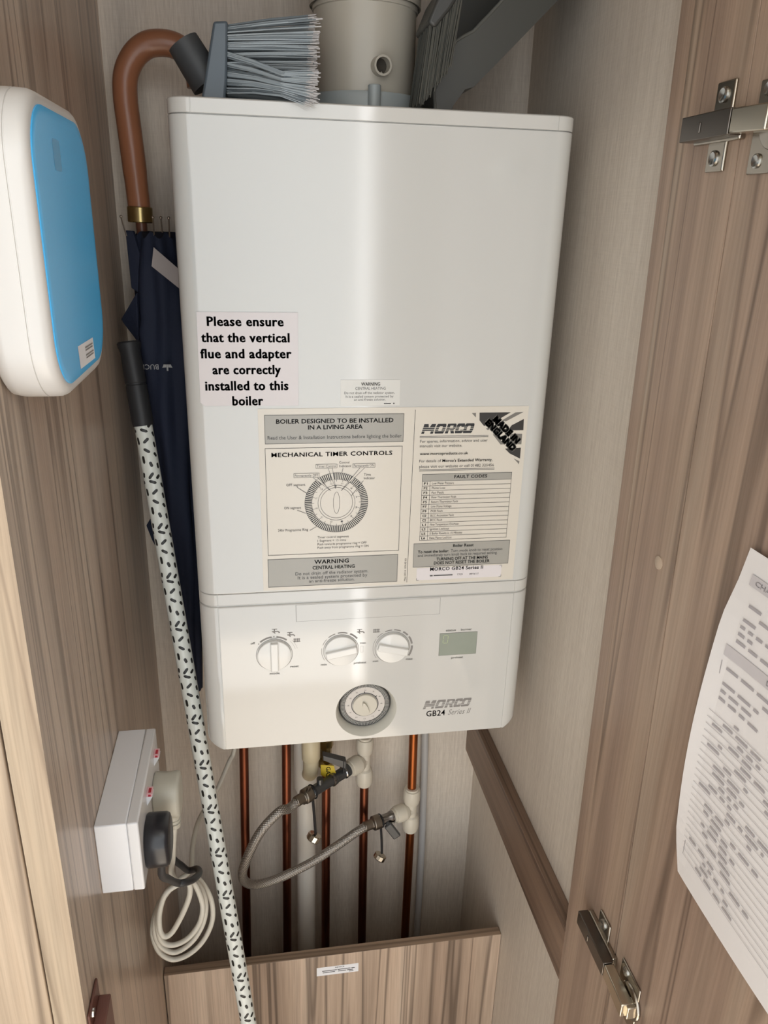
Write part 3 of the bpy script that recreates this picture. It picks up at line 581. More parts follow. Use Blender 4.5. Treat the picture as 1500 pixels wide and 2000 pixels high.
# ================================================================ BROOM HEAD on the boiler, left
broom = thing('broom', (-0.12, 0.06, 0.0), 'grey broom head lying on its side on the left of the boiler top', 'broom')
b = MB(); b.prism([(-0.1580, 0.026, 0.0670), (-0.1445, 0.026, 0.0680), (-0.1475, 0.026, 0.0180), (-0.1500, 0.026, 0.0004), (-0.1730, 0.026, 0.0004), (-0.1700, 0.026, 0.0130)], (0, 0.076, 0)); obj('block', b, 'charcoal_blue', broom, bevel=0.0025, seg=3)
b = MB(); a0_, a1_ = Vector((-0.1895, 0.062, 0.0540)), Vector((-0.1665, 0.060, 0.0180)); ax_ = (a1_-a0_).normalized()
b.lathe([(0.0115, 0.004), (0.0118, 0.0), (0.0160, 0.0), (0.0168, 0.020), (0.0172, (a1_-a0_).length)], a0_, ax_, 32); obj('handle_socket', b, 'charcoal', broom)
b = MB(); rnd = random.Random(3)
def strand(b, P, w0, w1, mis):
    for k in range(len(P)-1):
        A, B_ = P[k], P[k+1]; wa, wb = w0+(w1-w0)*k/(len(P)-1), w0+(w1-w0)*(k+1)/(len(P)-1)
        b.loft([[A+Vector((0, wa, 0)), A+Vector((0, -wa*.5, wa*.87)), A+Vector((0, -wa*.5, -wa*.87))], [B_+Vector((0, wb, 0)), B_+Vector((0, -wb*.5, wb*.87)), B_+Vector((0, -wb*.5, -wb*.87))]], mis[k], False, k == len(P)-2)
for row in range(6):
    for tft in range(8):
        y0 = 0.033 + row*0.0122; z0 = 0.0105 + tft*0.0074; x0 = -0.1462 - (0.0665-z0)*0.04; dk = rnd.random() < 0.35
        spread = (tft-4.2)/4.0; tb_ = rnd.uniform(-0.004, 0.004); ty_ = rnd.uniform(-0.003, 0.003)
        for k in range(26 if row < 2 else 12):
            L = 0.0855 + rnd.uniform(-0.004, 0.004) + (0.003 if rnd.random() < 0.06 else 0); ry, rz = rnd.gauss(0, 0.5), rnd.gauss(0, 0.5)
            p0 = Vector((x0, y0+ry*0.0030, z0+rz*0.0026)); ty = y0 + (row-3)*0.0022 + ry*0.0085 + ty_ - 0.003; tz = z0 + spread*0.0080 + rz*0.0046 + tb_ + 0.001
            mi = 1 if (dk and rnd.random() < 0.75) or rnd.random() < 0.12 else 0
            if row == 0 and tft < 5 and rnd.random() < 0.75:      # the front tufts hang over the boiler's edge
                d = (5-tft)/5.0; ex = Vector((x0+L*0.62, -0.0015-0.003*rnd.random(), max(0.0020, z0*0.52+rz*0.002)))
                p1 = Vector((x0+L*(0.98-0.03*d), -0.010-0.006*rnd.random(), z0*0.55-0.0085*d+rz*0.0035)); pt = ex.lerp(p1, 0.80)
                strand(b, [p0, p0.lerp(ex, 0.5)+Vector((0, 0.0015, 0.0015)), ex, pt, p1], 0.00054, 0.00046, (mi, mi, mi, 2))
                continue
            tz = max(tz, 0.0012+rnd.random()*0.003); ty = max(ty, 0.003 if tz < 0.002 else -0.004); ty = min(ty, 0.093)
            p1 = Vector((x0+L, ty, tz)); pm = p0.lerp(p1, 0.5)+Vector((0, rnd.uniform(-.001, .001), rnd.uniform(0, .0012))); pt = p0.lerp(p1, 0.93)
            strand(b, [p0, pm, pt, p1], 0.00056, 0.00048, (mi, mi, 2))
setp(obj('bristles', b, ['bristle', 'bristle_dark', 'bristle_tip'], broom, smooth=None), kind='stuff')

# ================================================================ DUSTPAN and HAND BRUSH on the boiler, right
pan = thing('dustpan', (0.13, 0.16, 0.0), 'dark grey plastic dustpan standing on edge beside the flue, leaning on the right wall', 'dustpan')
Lc = [(0.0620, 0.0006), (0.0620, 0.0080), (0.0600, 0.0200), (0.0650, 0.0340), (0.0800, 0.0660), (0.0880, 0.0710), (0.0980, 0.0760), (0.1180, 0.0960), (0.1560, 0.1360), (0.1980, 0.1790)]
Rc = [(0.0800, 0.0006), (0.0810, 0.0080), (0.0930, 0.0240), (0.1020, 0.0265), (0.1400, 0.0640), (0.1840, 0.1080), (0.2365, 0.1605)]
b = MB()
Lb = [(0.0640, 0.0006), (0.0620, 0.0200), (0.0660, 0.0400), (0.0740, 0.0800), (0.0900, 0.1200), (0.1140, 0.1620), (0.1620, 0.2020), (0.1980, 0.2060)]
for yy, L_ in ((0.040, Lc), (0.205, Lb)):
    b.prism([(x, yy, z) for x, z in L_ + list(reversed(Rc))], (0, 0.003, 0))
for k in range(len(Rc)-1):     # the floor of the pan between its two sides
    (x0, z0), (x1, z1) = Rc[k], Rc[k+1]; d = Vector((x1-x0, 0, z1-z0)).normalized(); nn = Vector((-d.z, 0, d.x))*0.0028
    b.hexa([(x0+nn.x, 0.042, z0+nn.z), (x0, 0.042, z0), (x0, 0.206, z0), (x0+nn.x, 0.206, z0+nn.z), (x1+nn.x, 0.042, z1+nn.z), (x1, 0.042, z1), (x1, 0.206, z1), (x1+nn.x, 0.206, z1+nn.z)])
b.prism([(0.198, 0.040, 0.179), (0.2365, 0.040, 0.1605), (0.238, 0.040, 0.163), (0.2, 0.040, 0.1815)], (0, 0.168, 0))
obj('pan', b, 'pan_grey', pan)
b = MB(); b.tube([(x, 0.0400, z) for x, z in Lc], 0.0017, 10); obj('rolled_rim', b, 'pan_rim_glint', pan)  # rim paler and glossier than the pan: its highlight is put into the colour
hb = thing('hand_brush', (0.060, 0.04, 0.0), 'dark hand brush between flue pipe and grey dustpan, bristles hanging downward', 'brush')
b = MB(); b.prism([(0.0440, 0.008, 0.0740), (0.0520, 0.008, 0.0700), (0.0660, 0.008, 0.0860), (0.0860, 0.008, 0.1160), (0.1180, 0.008, 0.1560), (0.1060, 0.008, 0.1640), (0.0700, 0.008, 0.1220), (0.0540, 0.008, 0.0980)], (0, 0.064, 0)); obj('block', b, 'pan_brush', hb, bevel=0.003, seg=3)
b = MB()
for k in range(9):
    for j in range(5):
        t = k/8; x0, z0 = 0.0480+0.030*t, 0.0725+0.034*t; y0 = 0.014+0.0125*j
        for i in range(14):
            rx, ry = rnd.uniform(-1, 1), rnd.uniform(-1, 1); p0 = Vector((x0+rx*0.0016, y0+ry*0.003, z0)); p1 = Vector((x0-0.007-0.004*t+rx*0.004, y0+ry*0.005, max(0.0015, z0-0.0660-rnd.uniform(0, 0.004)))); w_ = 0.0006
            lim = lambda z: 0.0575 if z < 0.02 else 0.0575+(z-0.02)*0.32
            if y0 > 0.034: p1.x = min(p1.x, lim(p1.z)); p0.x = min(p0.x, lim(p0.z)+0.003)
            b.loft([[p0+Vector((w_, 0, 0)), p0+Vector((-w_*.5, w_*.87, 0)), p0+Vector((-w_*.5, -w_*.87, 0))], [p1+Vector((w_, 0, 0)), p1+Vector((-w_*.5, w_*.87, 0)), p1+Vector((-w_*.5, -w_*.87, 0))]], 0, False, True)
setp(obj('bristles', b, 'pan_bristle', hb, smooth=None), kind='stuff')

# ================================================================ UMBRELLA
UX, UY = -0.2480, 0.205
umb = thing('umbrella', (UX, UY, -0.82), 'folded navy umbrella with wooden crook handle standing left of the boiler', 'umbrella')
b = MB(); cr = spline([(UX-0.0140, 0.205, -0.098), (-0.2640, 0.205, -0.050), (-0.2660, 0.204, -0.010), (-0.2672, 0.202, 0.020), (-0.2645, 0.200, 0.043), (-0.2540, 0.199, 0.062), (-0.2390, 0.198, 0.0735), (-0.2220, 0.197, 0.0765), (-0.2060, 0.197, 0.0740), (-0.1930, 0.197, 0.0650), (-0.1860, 0.197, 0.0500), (-0.1840, 0.197, 0.0340)], 6)
b.tube(cr, [0.0132 + (0.0006 if 4 < i < 60 else 0) for i in range(len(cr))], 18); obj('crook_handle', b, 'crook_wood', umb)
b = MB(); b.lathe([(0.0140, 0), (0.0148, 0.001), (0.0148, 0.017), (0.0140, 0.018)], (-0.2620, 0.205, -0.1145), (0.03, 0, 1), 28); obj('brass_collar', b, 'brass', umb)
b = MB(); b.cyl((-0.2612, 0.205, -0.113), (-0.2520, 0.205, -0.45), 0.0066, 18); b.cyl((-0.2520, 0.205, -0.45), (-0.2400, 0.205, -0.82), 0.0050, 14, r2=0.0035); obj('shaft', b, 'shaft_wood', umb)
b = MB(); rings = []; NS = 60
for i in range(47):
    z = -0.128 - i*0.0142; t = i/46
    r = 0.0295 if t < 0.16 else (0.0335 if t < 0.24 else 0.0325 - 0.0040*math.sin((t-0.24)*4))
    if t < 0.06: r = 0.024 + 0.0055*t/0.06
    if t > 0.55: r = 0.0295*(1-(t-0.55)/0.45*0.62)
    cx = UX + (0.0045 if t < .5 else 0.0045+(t-.5)*0.012); cy = UY
    ring = []
    for k in range(NS):
        a = 2*PI*k/NS; f_ = 1 + 0.075*math.sin(8*a + 6.0*t) + 0.075*math.sin(4*a - 13*t + 1) + 0.03*math.sin(23*t + 3*a)
        if 0.245 < t < 0.27: f_ *= 0.94
        ring.append((min(cx + r*f_*math.cos(a), -0.2075), min(cy + r*f_*math.sin(a), 0.268), z - 0.004*math.sin(8*a)*(1 if i == 0 else 0)))
    rings.append(ring)
b.loft(rings)
can = obj('canopy', b, 'navy', umb, smooth=60)
# loose corners of cloth standing away from the roll
for pts in ([(-0.2705, 0.182, -0.195), (-0.2930, 0.190, -0.2280), (-0.2905, 0.192, -0.2330), (-0.2730, 0.181, -0.2560)],
            [(-0.2640, 0.185, -0.470), (-0.2850, 0.190, -0.5050), (-0.2790, 0.189, -0.5260), (-0.2640, 0.185, -0.560)],
            [(-0.2790, 0.192, -0.1235), (-0.2700, 0.190, -0.1240), (-0.2640, 0.188, -0.1500), (-0.2700, 0.187, -0.1950), (-0.2775, 0.190, -0.1900)]):
    b = MB(); b.prism(pts, (0.002, 0.006, 0)); obj('canopy_fold', b, 'navy', umb, bevel=0.001)
b = MB(); tg = [(-0.2449, 0.1720, -0.1414), (-0.2157, 0.1720, -0.1673), (-0.2171, 0.1720, -0.1894), (-0.2489, 0.1720, -0.1631)]
b.prism(tg, (0, 0.0015, 0)); obj('cloth_tag', b, 'tag_grey', umb)
b = MB(); us = lambda u, v: (u, 0.1665, v)
text(b, 'BUCK', -0.2492, -0.2715, -0.2800, 0.0062, us, 0, 0, 0, True)
ex, ez = -0.2385, -0.2835
b.poly([us(ex-0.0012, ez+0.0035), us(ex-0.0045, ez+0.0035), us(ex-0.0048, ez+0.0022), us(ex-0.0062, ez-0.0005), us(ex-0.0012, ez-0.0002)]); b.poly([us(ex+0.0012, ez+0.0035), us(ex+0.0012, ez-0.0002), us(ex+0.0062, ez-0.0005), us(ex+0.0048, ez+0.0022), us(ex+0.0045, ez+0.0035)]); rect(b, ex-0.0010, ex+0.0010, ez-0.0045, ez+0.0035, us, 0)
obj('printed_mark', b, 'print_silver', umb)
for (x, y, dx) in ((-0.2775, 0.190, -0.0045), (-0.2440, 0.180, 0.0), (-0.2350, 0.186, -0.0005), (-0.2270, 0.188, 0.0005)):
    b = MB(); b.cyl((x, y, -0.1300), (x+dx, y, -0.1090), 0.0009, 8); b.sphere((x+dx, y, -0.1080), 0.0018, 0, 10, 6); obj('rib_tip', b, 'rib_metal', umb)

# ================================================================ PATTERNED POLE
pA, pB = Vector((-0.2665, 0.1280, -0.3671)), Vector((-0.1738, -0.0400, -1.1363)); pd = (pB-pA).normalized(); PL = (pB-pA).length
def pol(t): return pA + (pB-pA)*t
tb = (FL+0.012-pA.z)/(pB.z-pA.z); foot = pol(tb)
pole = thing('broom_pole', (foot.x, foot.y, FL), 'pale pole printed with black dashes, black grip on top, leaning beside the boiler', 'pole')
PR = 0.0110; pg = pol(-0.028)
b = MB(); b.cyl(pg, foot, PR, 32)
nrm = (Vector((-0.129, -0.829, -0.106)) - pol(0.45)); nrm = (nrm - pd*nrm.dot(pd)).normalized(); rt = pd.cross(nrm)
if rt.x < 0: rt = -rt
def onp(u, v): # u round the pole (0 facing the door), v along it from the grip
    a = u/PR; return pg + pd*v + (nrm*math.cos(a) + rt*math.sin(a))*(PR+0.00022)
PX1 = 0.064/890
DASH = [(-0.05, 550, 25, 130), (-0.80, 720, 85, 130), (0.0, 725, -38, 120), (0.85, 630, 65, 95), (-0.1, 895, 38, 120), (0.80, 810, 80, 100), (-0.6, 1045, 88, 135), (0.1, 1135, 74, 95), (0.72, 980, 58, 85), (0.78, 1175, 84, 100), (-0.83, 1310, 100, 90), (-0.1, 1330, -48, 130), (-0.93, 1435, 70, 60), (0.6, 1365, -42, 90)]
DASH = [(math.asin(s)*PR, (v-520)*PX1, math.radians(a), l*PX1) for s, v, a, l in DASH]
DASH += [(u*0.9+PI*PR, (v+0.021) % 0.064, -a, l) for u, v, a, l in DASH[:12]]
def dash(u, v, a, L):
    W = 0.0018; n = 6; left, mid, right = [], [], []; du, dv = math.cos(a), math.sin(a)
    for k in range(n+1):
        t = -1+2*k/n; wv = W*math.sqrt(max(0.12, 1-max(0, abs(t)-0.55)**2/0.2025)); uu, vv = u+du*t*L/2, v+dv*t*L/2
        left.append(onp(uu-dv*wv, vv+du*wv)); right.append(onp(uu+dv*wv, vv-du*wv)); mid.append(onp(uu, vv))
    for k in range(n): b.quad(left[k], mid[k], mid[k+1], left[k+1], 1); b.quad(mid[k], right[k], right[k+1], mid[k+1], 1)
SL = (foot-pg).length; V0 = 0.0075
for q in range(-1, 20):
    for u, v, a, L in DASH:
        vv = V0 + q*0.064 + v
        if 0.004 < vv < SL-0.006: dash(u, vv, a, L)
obj('pole_tube', b, ['pole_white', 'pole_dash'], pole)
b = MB(); gt = pol(-0.152); gl = (pg-gt).length
b.lathe([(0.0060, 0.004), (0.0070, 0), (0.0130, 0), (0.0142, 0.002), (0.0136, 0.006), (0.0118, 0.012), (0.0126, 0.045), (0.0126, 0.049), (0.0117, 0.050), (0.0117, 0.052), (0.0127, 0.053), (0.0129, gl-0.003), (0.0124, gl+0.004)], gt, pd, 32)
obj('grip', b, 'grip_black', pole)

# ================================================================ WALL DEVICE with the blue front
dev = thing('wall_device', (-0.30, -0.198, -0.229), 'white rounded plastic device with blue front, fixed to the left panel', 'wall device')
def rrect(x, y0, y1, z0, z1, r, n=10):
    P = []
    for cy, cz, s in ((y1-r, z1-r, 0), (y0+r, z1-r, 1), (y0+r, z0+r, 2), (y1-r, z0+r, 3)):
        for k in range(n+1):
            a = PI/2*(s + k/n); P.append((x, cy + r*math.cos(a), cz + r*math.sin(a)))
    return P
def rr(x, i, r=0.046): return rrect(x, -0.2925+i, -0.1015-i, -0.2300+i, -0.0320-i, r-i)
b = MB(); b.loft([rr(x, i) for x, i in ((-0.2999, 0.006), (-0.2970, 0.0015), (-0.2900, 0), (-0.2745, 0), (-0.2742, 0.0008), (-0.2736, 0.0008), (-0.2733, 0), (-0.2665, 0.0004), (-0.2630, 0.0018), (-0.2610, 0.0042), (-0.2604, 0.0068), (-0.2606, 0.009))])
obj('housing', b, 'device_white', dev, smooth=50)
b = MB(); b.loft([rr(-0.2606, 0.0092), rr(-0.2599, 0.0092), rr(-0.2596, 0.0098), rr(-0.2594, 0.016)])
obj('front_panel', b, 'device_blue', dev, smooth=50)
fx = lambda eps: (lambda u, v: (-0.2594+eps, u, v))
b = MB(); b.poly(rrect(-0.2593, -0.2290, -0.2080, -0.0790, -0.0590, 0.003, 4)); obj('sensor_window', b, 'device_blue_dark', dev)
b = MB(); c4 = [(-0.2592, -0.2220, -0.1988), (-0.2592, -0.2202, -0.2159), (-0.2592, -0.1631, -0.2170), (-0.2592, -0.1646, -0.2001)]
b.poly(c4); c4 = [Vector(p) for p in c4]
def onst(u, v): return (c4[0].lerp(c4[3], u)).lerp(c4[1].lerp(c4[2], u), v) + Vector((0.0002, 0, 0))
for u0, u1, v in ((0.42, 0.92, 0.24), (0.42, 0.90, 0.36), (0.42, 0.94, 0.58), (0.42, 0.92, 0.70)): b.quad(onst(u0, v-0.035), onst(u0, v+0.035), onst(u1, v+0.035), onst(u1, v-0.035), 1)
obj('serial_sticker', b, ['sticker_white', 'print_grey'], dev)

# ================================================================ DOUBLE SOCKET with its two plugs
so = thing('double_socket', (-0.30, -0.1245, -0.752), 'white surface-mounted double power socket on the left panel', 'socket')
b = MB(); b.box(-0.2999, -0.2692, -0.201, -0.048, -0.752, -0.666); obj('back_box', b, 'socket_white', so, bevel=0.0012, seg=2)
b = MB(); b.box(-0.2691, -0.2580, -0.2012, -0.0478, -0.7522, -0.6658); obj('face_plate', b, 'socket_plate', so, bevel=0.0018, seg=3)
for y in (-0.1400, -0.0760):
    b = MB(); b.prism([(-0.2580, y-0.0058, -0.6935), (-0.2580, y-0.0058, -0.6820), (-0.2515, y-0.0058, -0.6820)], (0, 0.0116, 0)); r = obj('rocker_switch', b, 'socket_white', so, org=(-0.258, y, -0.69))
    b = MB()
    b.box(-0.2578, -0.2520, y-0.0058, y+0.0058, -0.6821, -0.6785, 1); b.box(-0.2560, -0.2532, y-0.0060, y-0.0057, -0.6816, -0.6791, 0); b.box(-0.2560, -0.2532, y-0.0036, y+0.0036, -0.6786, -0.6783, 0)
    setp(obj('red_marker', b, ['red_mark', 'pink_mark'], r), 'red marker at the top of the switch')
def plug_body(b, cy, cz, hy, hz, x1, waist, mi=0):
    R_ = min(hy, hz)*0.8; L_ = []
    for x, k in ((-0.2579, 0.93), (-0.2560, 1.0), (-0.2560+(x1+0.2560)*0.5, waist), (x1-0.0040, 0.98), (x1-0.0012, 0.93), (x1, 0.80)):
        L_.append(rrect(x, cy-hy*k, cy+hy*k, cz-hz*k, cz+hz*k, R_*k, 6))
    b.loft(L_, mi)
pb = thing('black_plug', (-0.258, -0.166, -0.735), 'black mains plug in the near socket, its black cord looped round the coil', 'plug')
b = MB(); plug_body(b, -0.1660, -0.7210, 0.0240, 0.0265, -0.2335, 0.99); obj('plug_body', b, 'plug_black', pb, smooth=50)
b = MB(); kc = spline([(-0.2440, -0.1640, -0.7440), (-0.2492, -0.1500, -0.7855), (-0.2471, -0.1200, -0.8235), (-0.2436, -0.0900, -0.8607), (-0.2355, -0.0840, -0.8681), (-0.2272, -0.0660, -0.8830), (-0.2235, -0.0300, -0.9103), (-0.2293, 0.0000, -0.9321), (-0.2424, 0.0120, -0.9452), (-0.2496, 0.0000, -0.9230), (-0.2561, -0.0100, -0.9033), (-0.2567, -0.0300, -0.8732), (-0.2527, -0.0600, -0.8297)], 8)
b.tube(kc, 0.0043, 12); obj('cord', b, 'cord_black', pb)
pg_ = thing('grey_plug', (-0.258, -0.097, -0.74), 'pale grey mains plug in the far socket, its cord tied in a hanging coil', 'plug')
b = MB(); plug_body(b, -0.0960, -0.7230, 0.0235, 0.0250, -0.2290, 0.95); b.lathe([(0.0075, 0), (0.0070, 0.014), (0.0078, 0.0145), (0.0078, 0.017), (0.0062, 0.0175), (0.0062, 0.0195), (0.0074, 0.020), (0.0066, 0.026), (0.0040, 0.0265)], (-0.2400, -0.0960, -0.7430), (0.05, 0.0, -1), 16)
obj('plug_body', b, 'plug_grey', pg_, smooth=50)
b = MB(); kc = spline([(-0.2390, -0.0960, -0.7650), (-0.2444, -0.0880, -0.8078), (-0.2468, -0.0850, -0.8300), (-0.2501, -0.0800, -0.8547), (-0.2451, -0.0720, -0.8776), (-0.2344, -0.0660, -0.8870),
  (-0.2319, -0.0640, -0.8954), (-0.2346, -0.0620, -0.9167), (-0.2463, -0.0600, -0.9484), (-0.2596, -0.0600, -0.9738), (-0.2696, -0.0600, -0.9793), (-0.2744, -0.0600, -0.9661), (-0.2726, -0.0580, -0.9387), (-0.2640, -0.0560, -0.9128), (-0.2511, -0.0520, -0.9044), (-0.2368, -0.0480, -0.9037),
  (-0.2295, -0.0460, -0.9086), (-0.2232, -0.0440, -0.9316), (-0.2207, -0.0440, -0.9568), (-0.2275, -0.0440, -0.9837), (-0.2441, -0.0440, -1.0067), (-0.2639, -0.0440, -1.0146), (-0.2770, -0.0440, -1.0041), (-0.2797, -0.0440, -0.9791), (-0.2765, -0.0430, -0.9521), (-0.2676, -0.0400, -0.9320), (-0.2542, -0.0360, -0.9198), (-0.2383, -0.0320, -0.9202),
  (-0.2289, -0.0300, -0.9236), (-0.2199, -0.0280, -0.9492), (-0.2186, -0.0280, -0.9756), (-0.2257, -0.0280, -1.0059), (-0.2415, -0.0280, -1.0325), (-0.2635, -0.0280, -1.0469), (-0.2802, -0.0280, -1.0346), (-0.2872, -0.0280, -1.0110), (-0.2842, -0.0280, -0.9811), (-0.2748, -0.0250, -0.9560), (-0.2592, -0.0220, -0.9356), (-0.2408, -0.0180, -0.9326),
  (-0.2289, -0.0160, -0.9319), (-0.2190, -0.0120, -0.9536), (-0.2117, -0.0120, -0.9831), (-0.2134, -0.0120, -1.0166), (-0.2270, -0.0120, -1.0499), (-0.2471, -0.0120, -1.0718), (-0.2699, -0.0120, -1.0788), (-0.2867, -0.0120, -1.0623), (-0.2933, -0.0120, -1.0324), (-0.2917, -0.0100, -1.0085), (-0.2855, -0.0040, -0.9892), (-0.2751, 0.0040, -0.9744), (-0.2600, 0.0120, -0.9629), (-0.2452, 0.0200, -0.9584),
  (-0.2408, 0.0350, -0.9594), (-0.2406, 0.0600, -0.9513), (-0.2363, 0.0900, -0.9424), (-0.2277, 0.1200, -0.9410), (-0.2078, 0.1500, -0.9267), (-0.1897, 0.1800, -0.9016), (-0.1814, 0.1900, -0.8859), (-0.170, 0.195, -0.800), (-0.160, 0.19, -0.742)], 7)
b.tube(kc, 0.0035, 12); obj('cord', b, 'cord_grey', pg_)

# ================================================================ PIPES
def pipe(x0, y0, z0, x1, y1, z1, m, label, r=0.0075, name='copper_pipe', grp='copper pipes below the boiler'):
    b = MB(); b.cyl((x0, y0, z0), (x1, y1, z1), r, 28); o = obj(name, b, m); setp(o, label, 'pipe', grp); return o
pipe(-0.1640, 0.215, -0.7415, -0.1862, 0.215, FL, 'copper', 'copper pipe standing nearest the patterned pole, behind the hose loop')
pipe(-0.0975, 0.215, -0.7415, -0.1105, 0.215, FL, 'copper', 'copper pipe directly left of the white plastic waste pipe')
pipe(-0.0340, 0.215, -0.7415, -0.0375, 0.215, FL, 'copper', 'copper pipe right of the white waste pipe, carrying the yellow-tagged valve')
pipe(0.0298, 0.215, -0.9950, 0.0325, 0.215, FL, 'copper', 'dark copper pipe running down from the tee under the timer')
pipe(0.1095, 0.215, -0.7415, 0.1128, 0.215, -1.022, 'copper_bright', 'short bright copper pipe between boiler and lower white tee')
pipe(0.1138, 0.215, -1.1000, 0.1120, 0.215, FL, 'copper_bright', 'bright copper pipe running down from the lower white tee')
b = MB(); b.tube([(0.1407, 0.2620, -0.8853), (0.1449, 0.2620, -1.0152), (0.1480, 0.2620, -1.1908), (0.1482, 0.2620, -1.3298), (0.1445, 0.262, FL)], 0.0062, 18); b.tube([(0.1407, 0.2620, -0.8853), (0.138, 0.262, -0.75)], 0.0062, 18)
setp(obj('pale_pipe', b, 'pipe_pale'), 'thin pale grey plastic pipe on the back wall right of the copper pipes', 'pipe')
wp = thing('waste_pipe', (-0.070, 0.215, FL), 'wide white plastic waste pipe with socket and cream elbow, between copper pipes', 'pipe')
b = MB(); b.cyl((-0.0680, 0.218, -0.985), (-0.0735, 0.218, FL), 0.0160, 32); obj('pipe', b, 'pvc_white', wp)
b = MB(); b.lathe([(0.0175, 0.0), (0.0195, 0.004), (0.0200, 0.030), (0.0196, 0.150), (0.0170, 0.152)], (-0.0682, 0.218, -1.000), (0.002, 0, 1), 32); obj('socket', b, 'pvc_white', wp)
b = MB(); b.tube(spline([(-0.0600, 0.188, -0.7416), (-0.0610, 0.187, -0.860), (-0.0618, 0.187, -0.920), (-0.0625, 0.191, -0.944), (-0.0640, 0.203, -0.956), (-0.0650, 0.214, -0.958)], 5), 0.0125, 24); b.lathe([(0.0135, 0), (0.0148, 0.002), (0.0148, 0.040), (0.0135, 0.042)], (-0.0617, 0.187, -0.915), (0, 0, 1), 28); obj('elbow', b, 'pvc_cream', wp)

# gas cock on the third pipe
gv = thing('gas_valve', (-0.036, 0.215, -0.935), 'gas valve with dark lever and yellow tag on the middle copper pipe', 'valve')
b = MB(); b.lathe([(0.0090, 0), (0.0125, 0.002), (0.0125, 0.016), (0.0095, 0.018), (0.0095, 0.040), (0.0125, 0.042), (0.0125, 0.056), (0.0090, 0.058)], (-0.0355, 0.215, -0.955), (0, 0, 1), 8); b.cyl((-0.0355, 0.215, -0.926), (-0.0355, 0.190, -0.926), 0.0062, 16); obj('valve_body', b, 'brass', gv)
b = MB(); b.hexa([(-0.0430, 0.180, -0.9150), (-0.0060, 0.176, -0.9330), (-0.0060, 0.189, -0.9330), (-0.0430, 0.193, -0.9150), (-0.0430, 0.180, -0.9060), (-0.0060, 0.176, -0.9180), (-0.0060, 0.189, -0.9180), (-0.0430, 0.193, -0.9060)])
for k in range(2): b.box(-0.0110+k*0.0035, -0.0095+k*0.0035, 0.1745, 0.178, -0.9400, -0.9170)
obj('lever', b, 'lever_dark', gv, bevel=0.002)
b = MB(); tp = lambda u, v: (-0.0300+u*0.32-v*0.02, 0.1785-u*0.0, -0.9420+v+u*0.06)
b.prism([(-0.0470, 0.1760, -0.9200), (-0.0260, 0.1760, -0.9240), (-0.0225, 0.1760, -0.9400), (-0.0340, 0.1760, -0.9480), (-0.0470, 0.1760, -0.9400)], (0, 0.0012, 0))
ts = lambda u, v: (-0.0262-v, 0.1795, u); text(b, 'GAS', -0.9250, -0.9440, 0.0, 0.0070, lambda u, v: (-0.0385+v, 0.1756, u), 1, 2)
obj('gas_tag', b, ['tag_yellow', 'ink'], gv)

# white push-fit tees
def tee(c, top, bot, v, label):
    c = Vector(c); t = thing('pipe_tee', tuple(c), label, 'pipe fitting', 'white push-fit tees'); v = Vector(v).normalized()
    b = MB(); b.cyl((c.x, c.y, bot+0.01), (c.x, c.y, top-0.01), 0.0098, 28); b.cyl(c, c+v*0.022, 0.0100, 24); obj('tee_body', b, 'fit_white', t, smooth=18)
    for z, s in ((top, -1), (bot, 1)):
        b = MB(); b.lathe([(0.0084, -0.0035), (0.0116, -0.0035), (0.0116, 0.0), (0.0134, 0.0006), (0.0146, 0.006), (0.0146, 0.020), (0.0128, 0.028), (0.0098, 0.031)], (c.x, c.y, z), (0, 0, s), 32); obj('collar', b, 'fit_white', t, smooth=18)
    b = MB(); b.lathe([(0.0098, 0), (0.0128, 0.003), (0.0150, 0.009), (0.0150, 0.022), (0.0136, 0.0265), (0.0118, 0.027), (0.0118, 0.031), (0.0080, 0.031)], c+v*0.006, v, 32); obj('branch_collar', b, 'fit_white', t, smooth=18)
    return t
V1, V2 = Vector((-0.811, -0.585, 0)).normalized(), Vector((-0.940, -0.340, 0)).normalized()
T1, T2 = Vector((0.0295, 0.215, -0.9480)), Vector((0.1133, 0.215, -1.0613))
tee(T1, -0.904, -0.995, V1, 'upper white plastic tee fitting, hanging just below the boiler timer')
tee(T2, -1.018, -1.103, V2, 'lower white plastic tee fitting between the two bright copper pipes')
b = MB(); b.cyl((0.0285, 0.215, -0.7416), (0.0293, 0.215, -0.9000), 0.0076, 24)
setp(obj('plastic_pipe', b, 'pvc_white'), 'short white plastic pipe stub joining boiler and upper tee', 'pipe')
# isolating valves of the filling loop
va = thing('isolating_valve', tuple(T1+V1*0.075), 'chrome filling valve on the upper white tee, with tethered cap', 'valve')
b = MB(); b.lathe([(0.0070, 0.0), (0.0100, 0.001), (0.0100, 0.010), (0.0092, 0.012), (0.0092, 0.030), (0.0104, 0.031), (0.0104, 0.036), (0.0088, 0.038), (0.0088, 0.078), (0.0070, 0.080)], T1+V1*0.036, V1, 28); q = T1+V1*0.098
b.cyl(q+Vector((0, 0, 0.006)), q+Vector((0, 0, 0.017)), 0.0052, 16); obj('valve_body', b, 'valve_black', va)
b = MB(); b.lathe([(0.0094, 0), (0.0108, 0.0015), (0.0108, 0.0030), (0.0094, 0.0045)], T1+V1*0.044, V1, 28, cap=False); b.lathe([(0.0094, 0), (0.0110, 0.001), (0.0110, 0.0035), (0.0094, 0.0045)], T1+V1*0.0705, V1, 28, cap=False); obj('chrome_ring', b, 'chrome', va)
sd = Vector((0, 0, 1)).cross(V1)
b = MB(); q = T1+V1*0.113; b.tube([q + (sd*math.cos(2*PI*k/24)+Vector((0, 0, 1))*math.sin(2*PI*k/24))*0.0112 for k in range(25)], 0.0012, 8, cap=False)
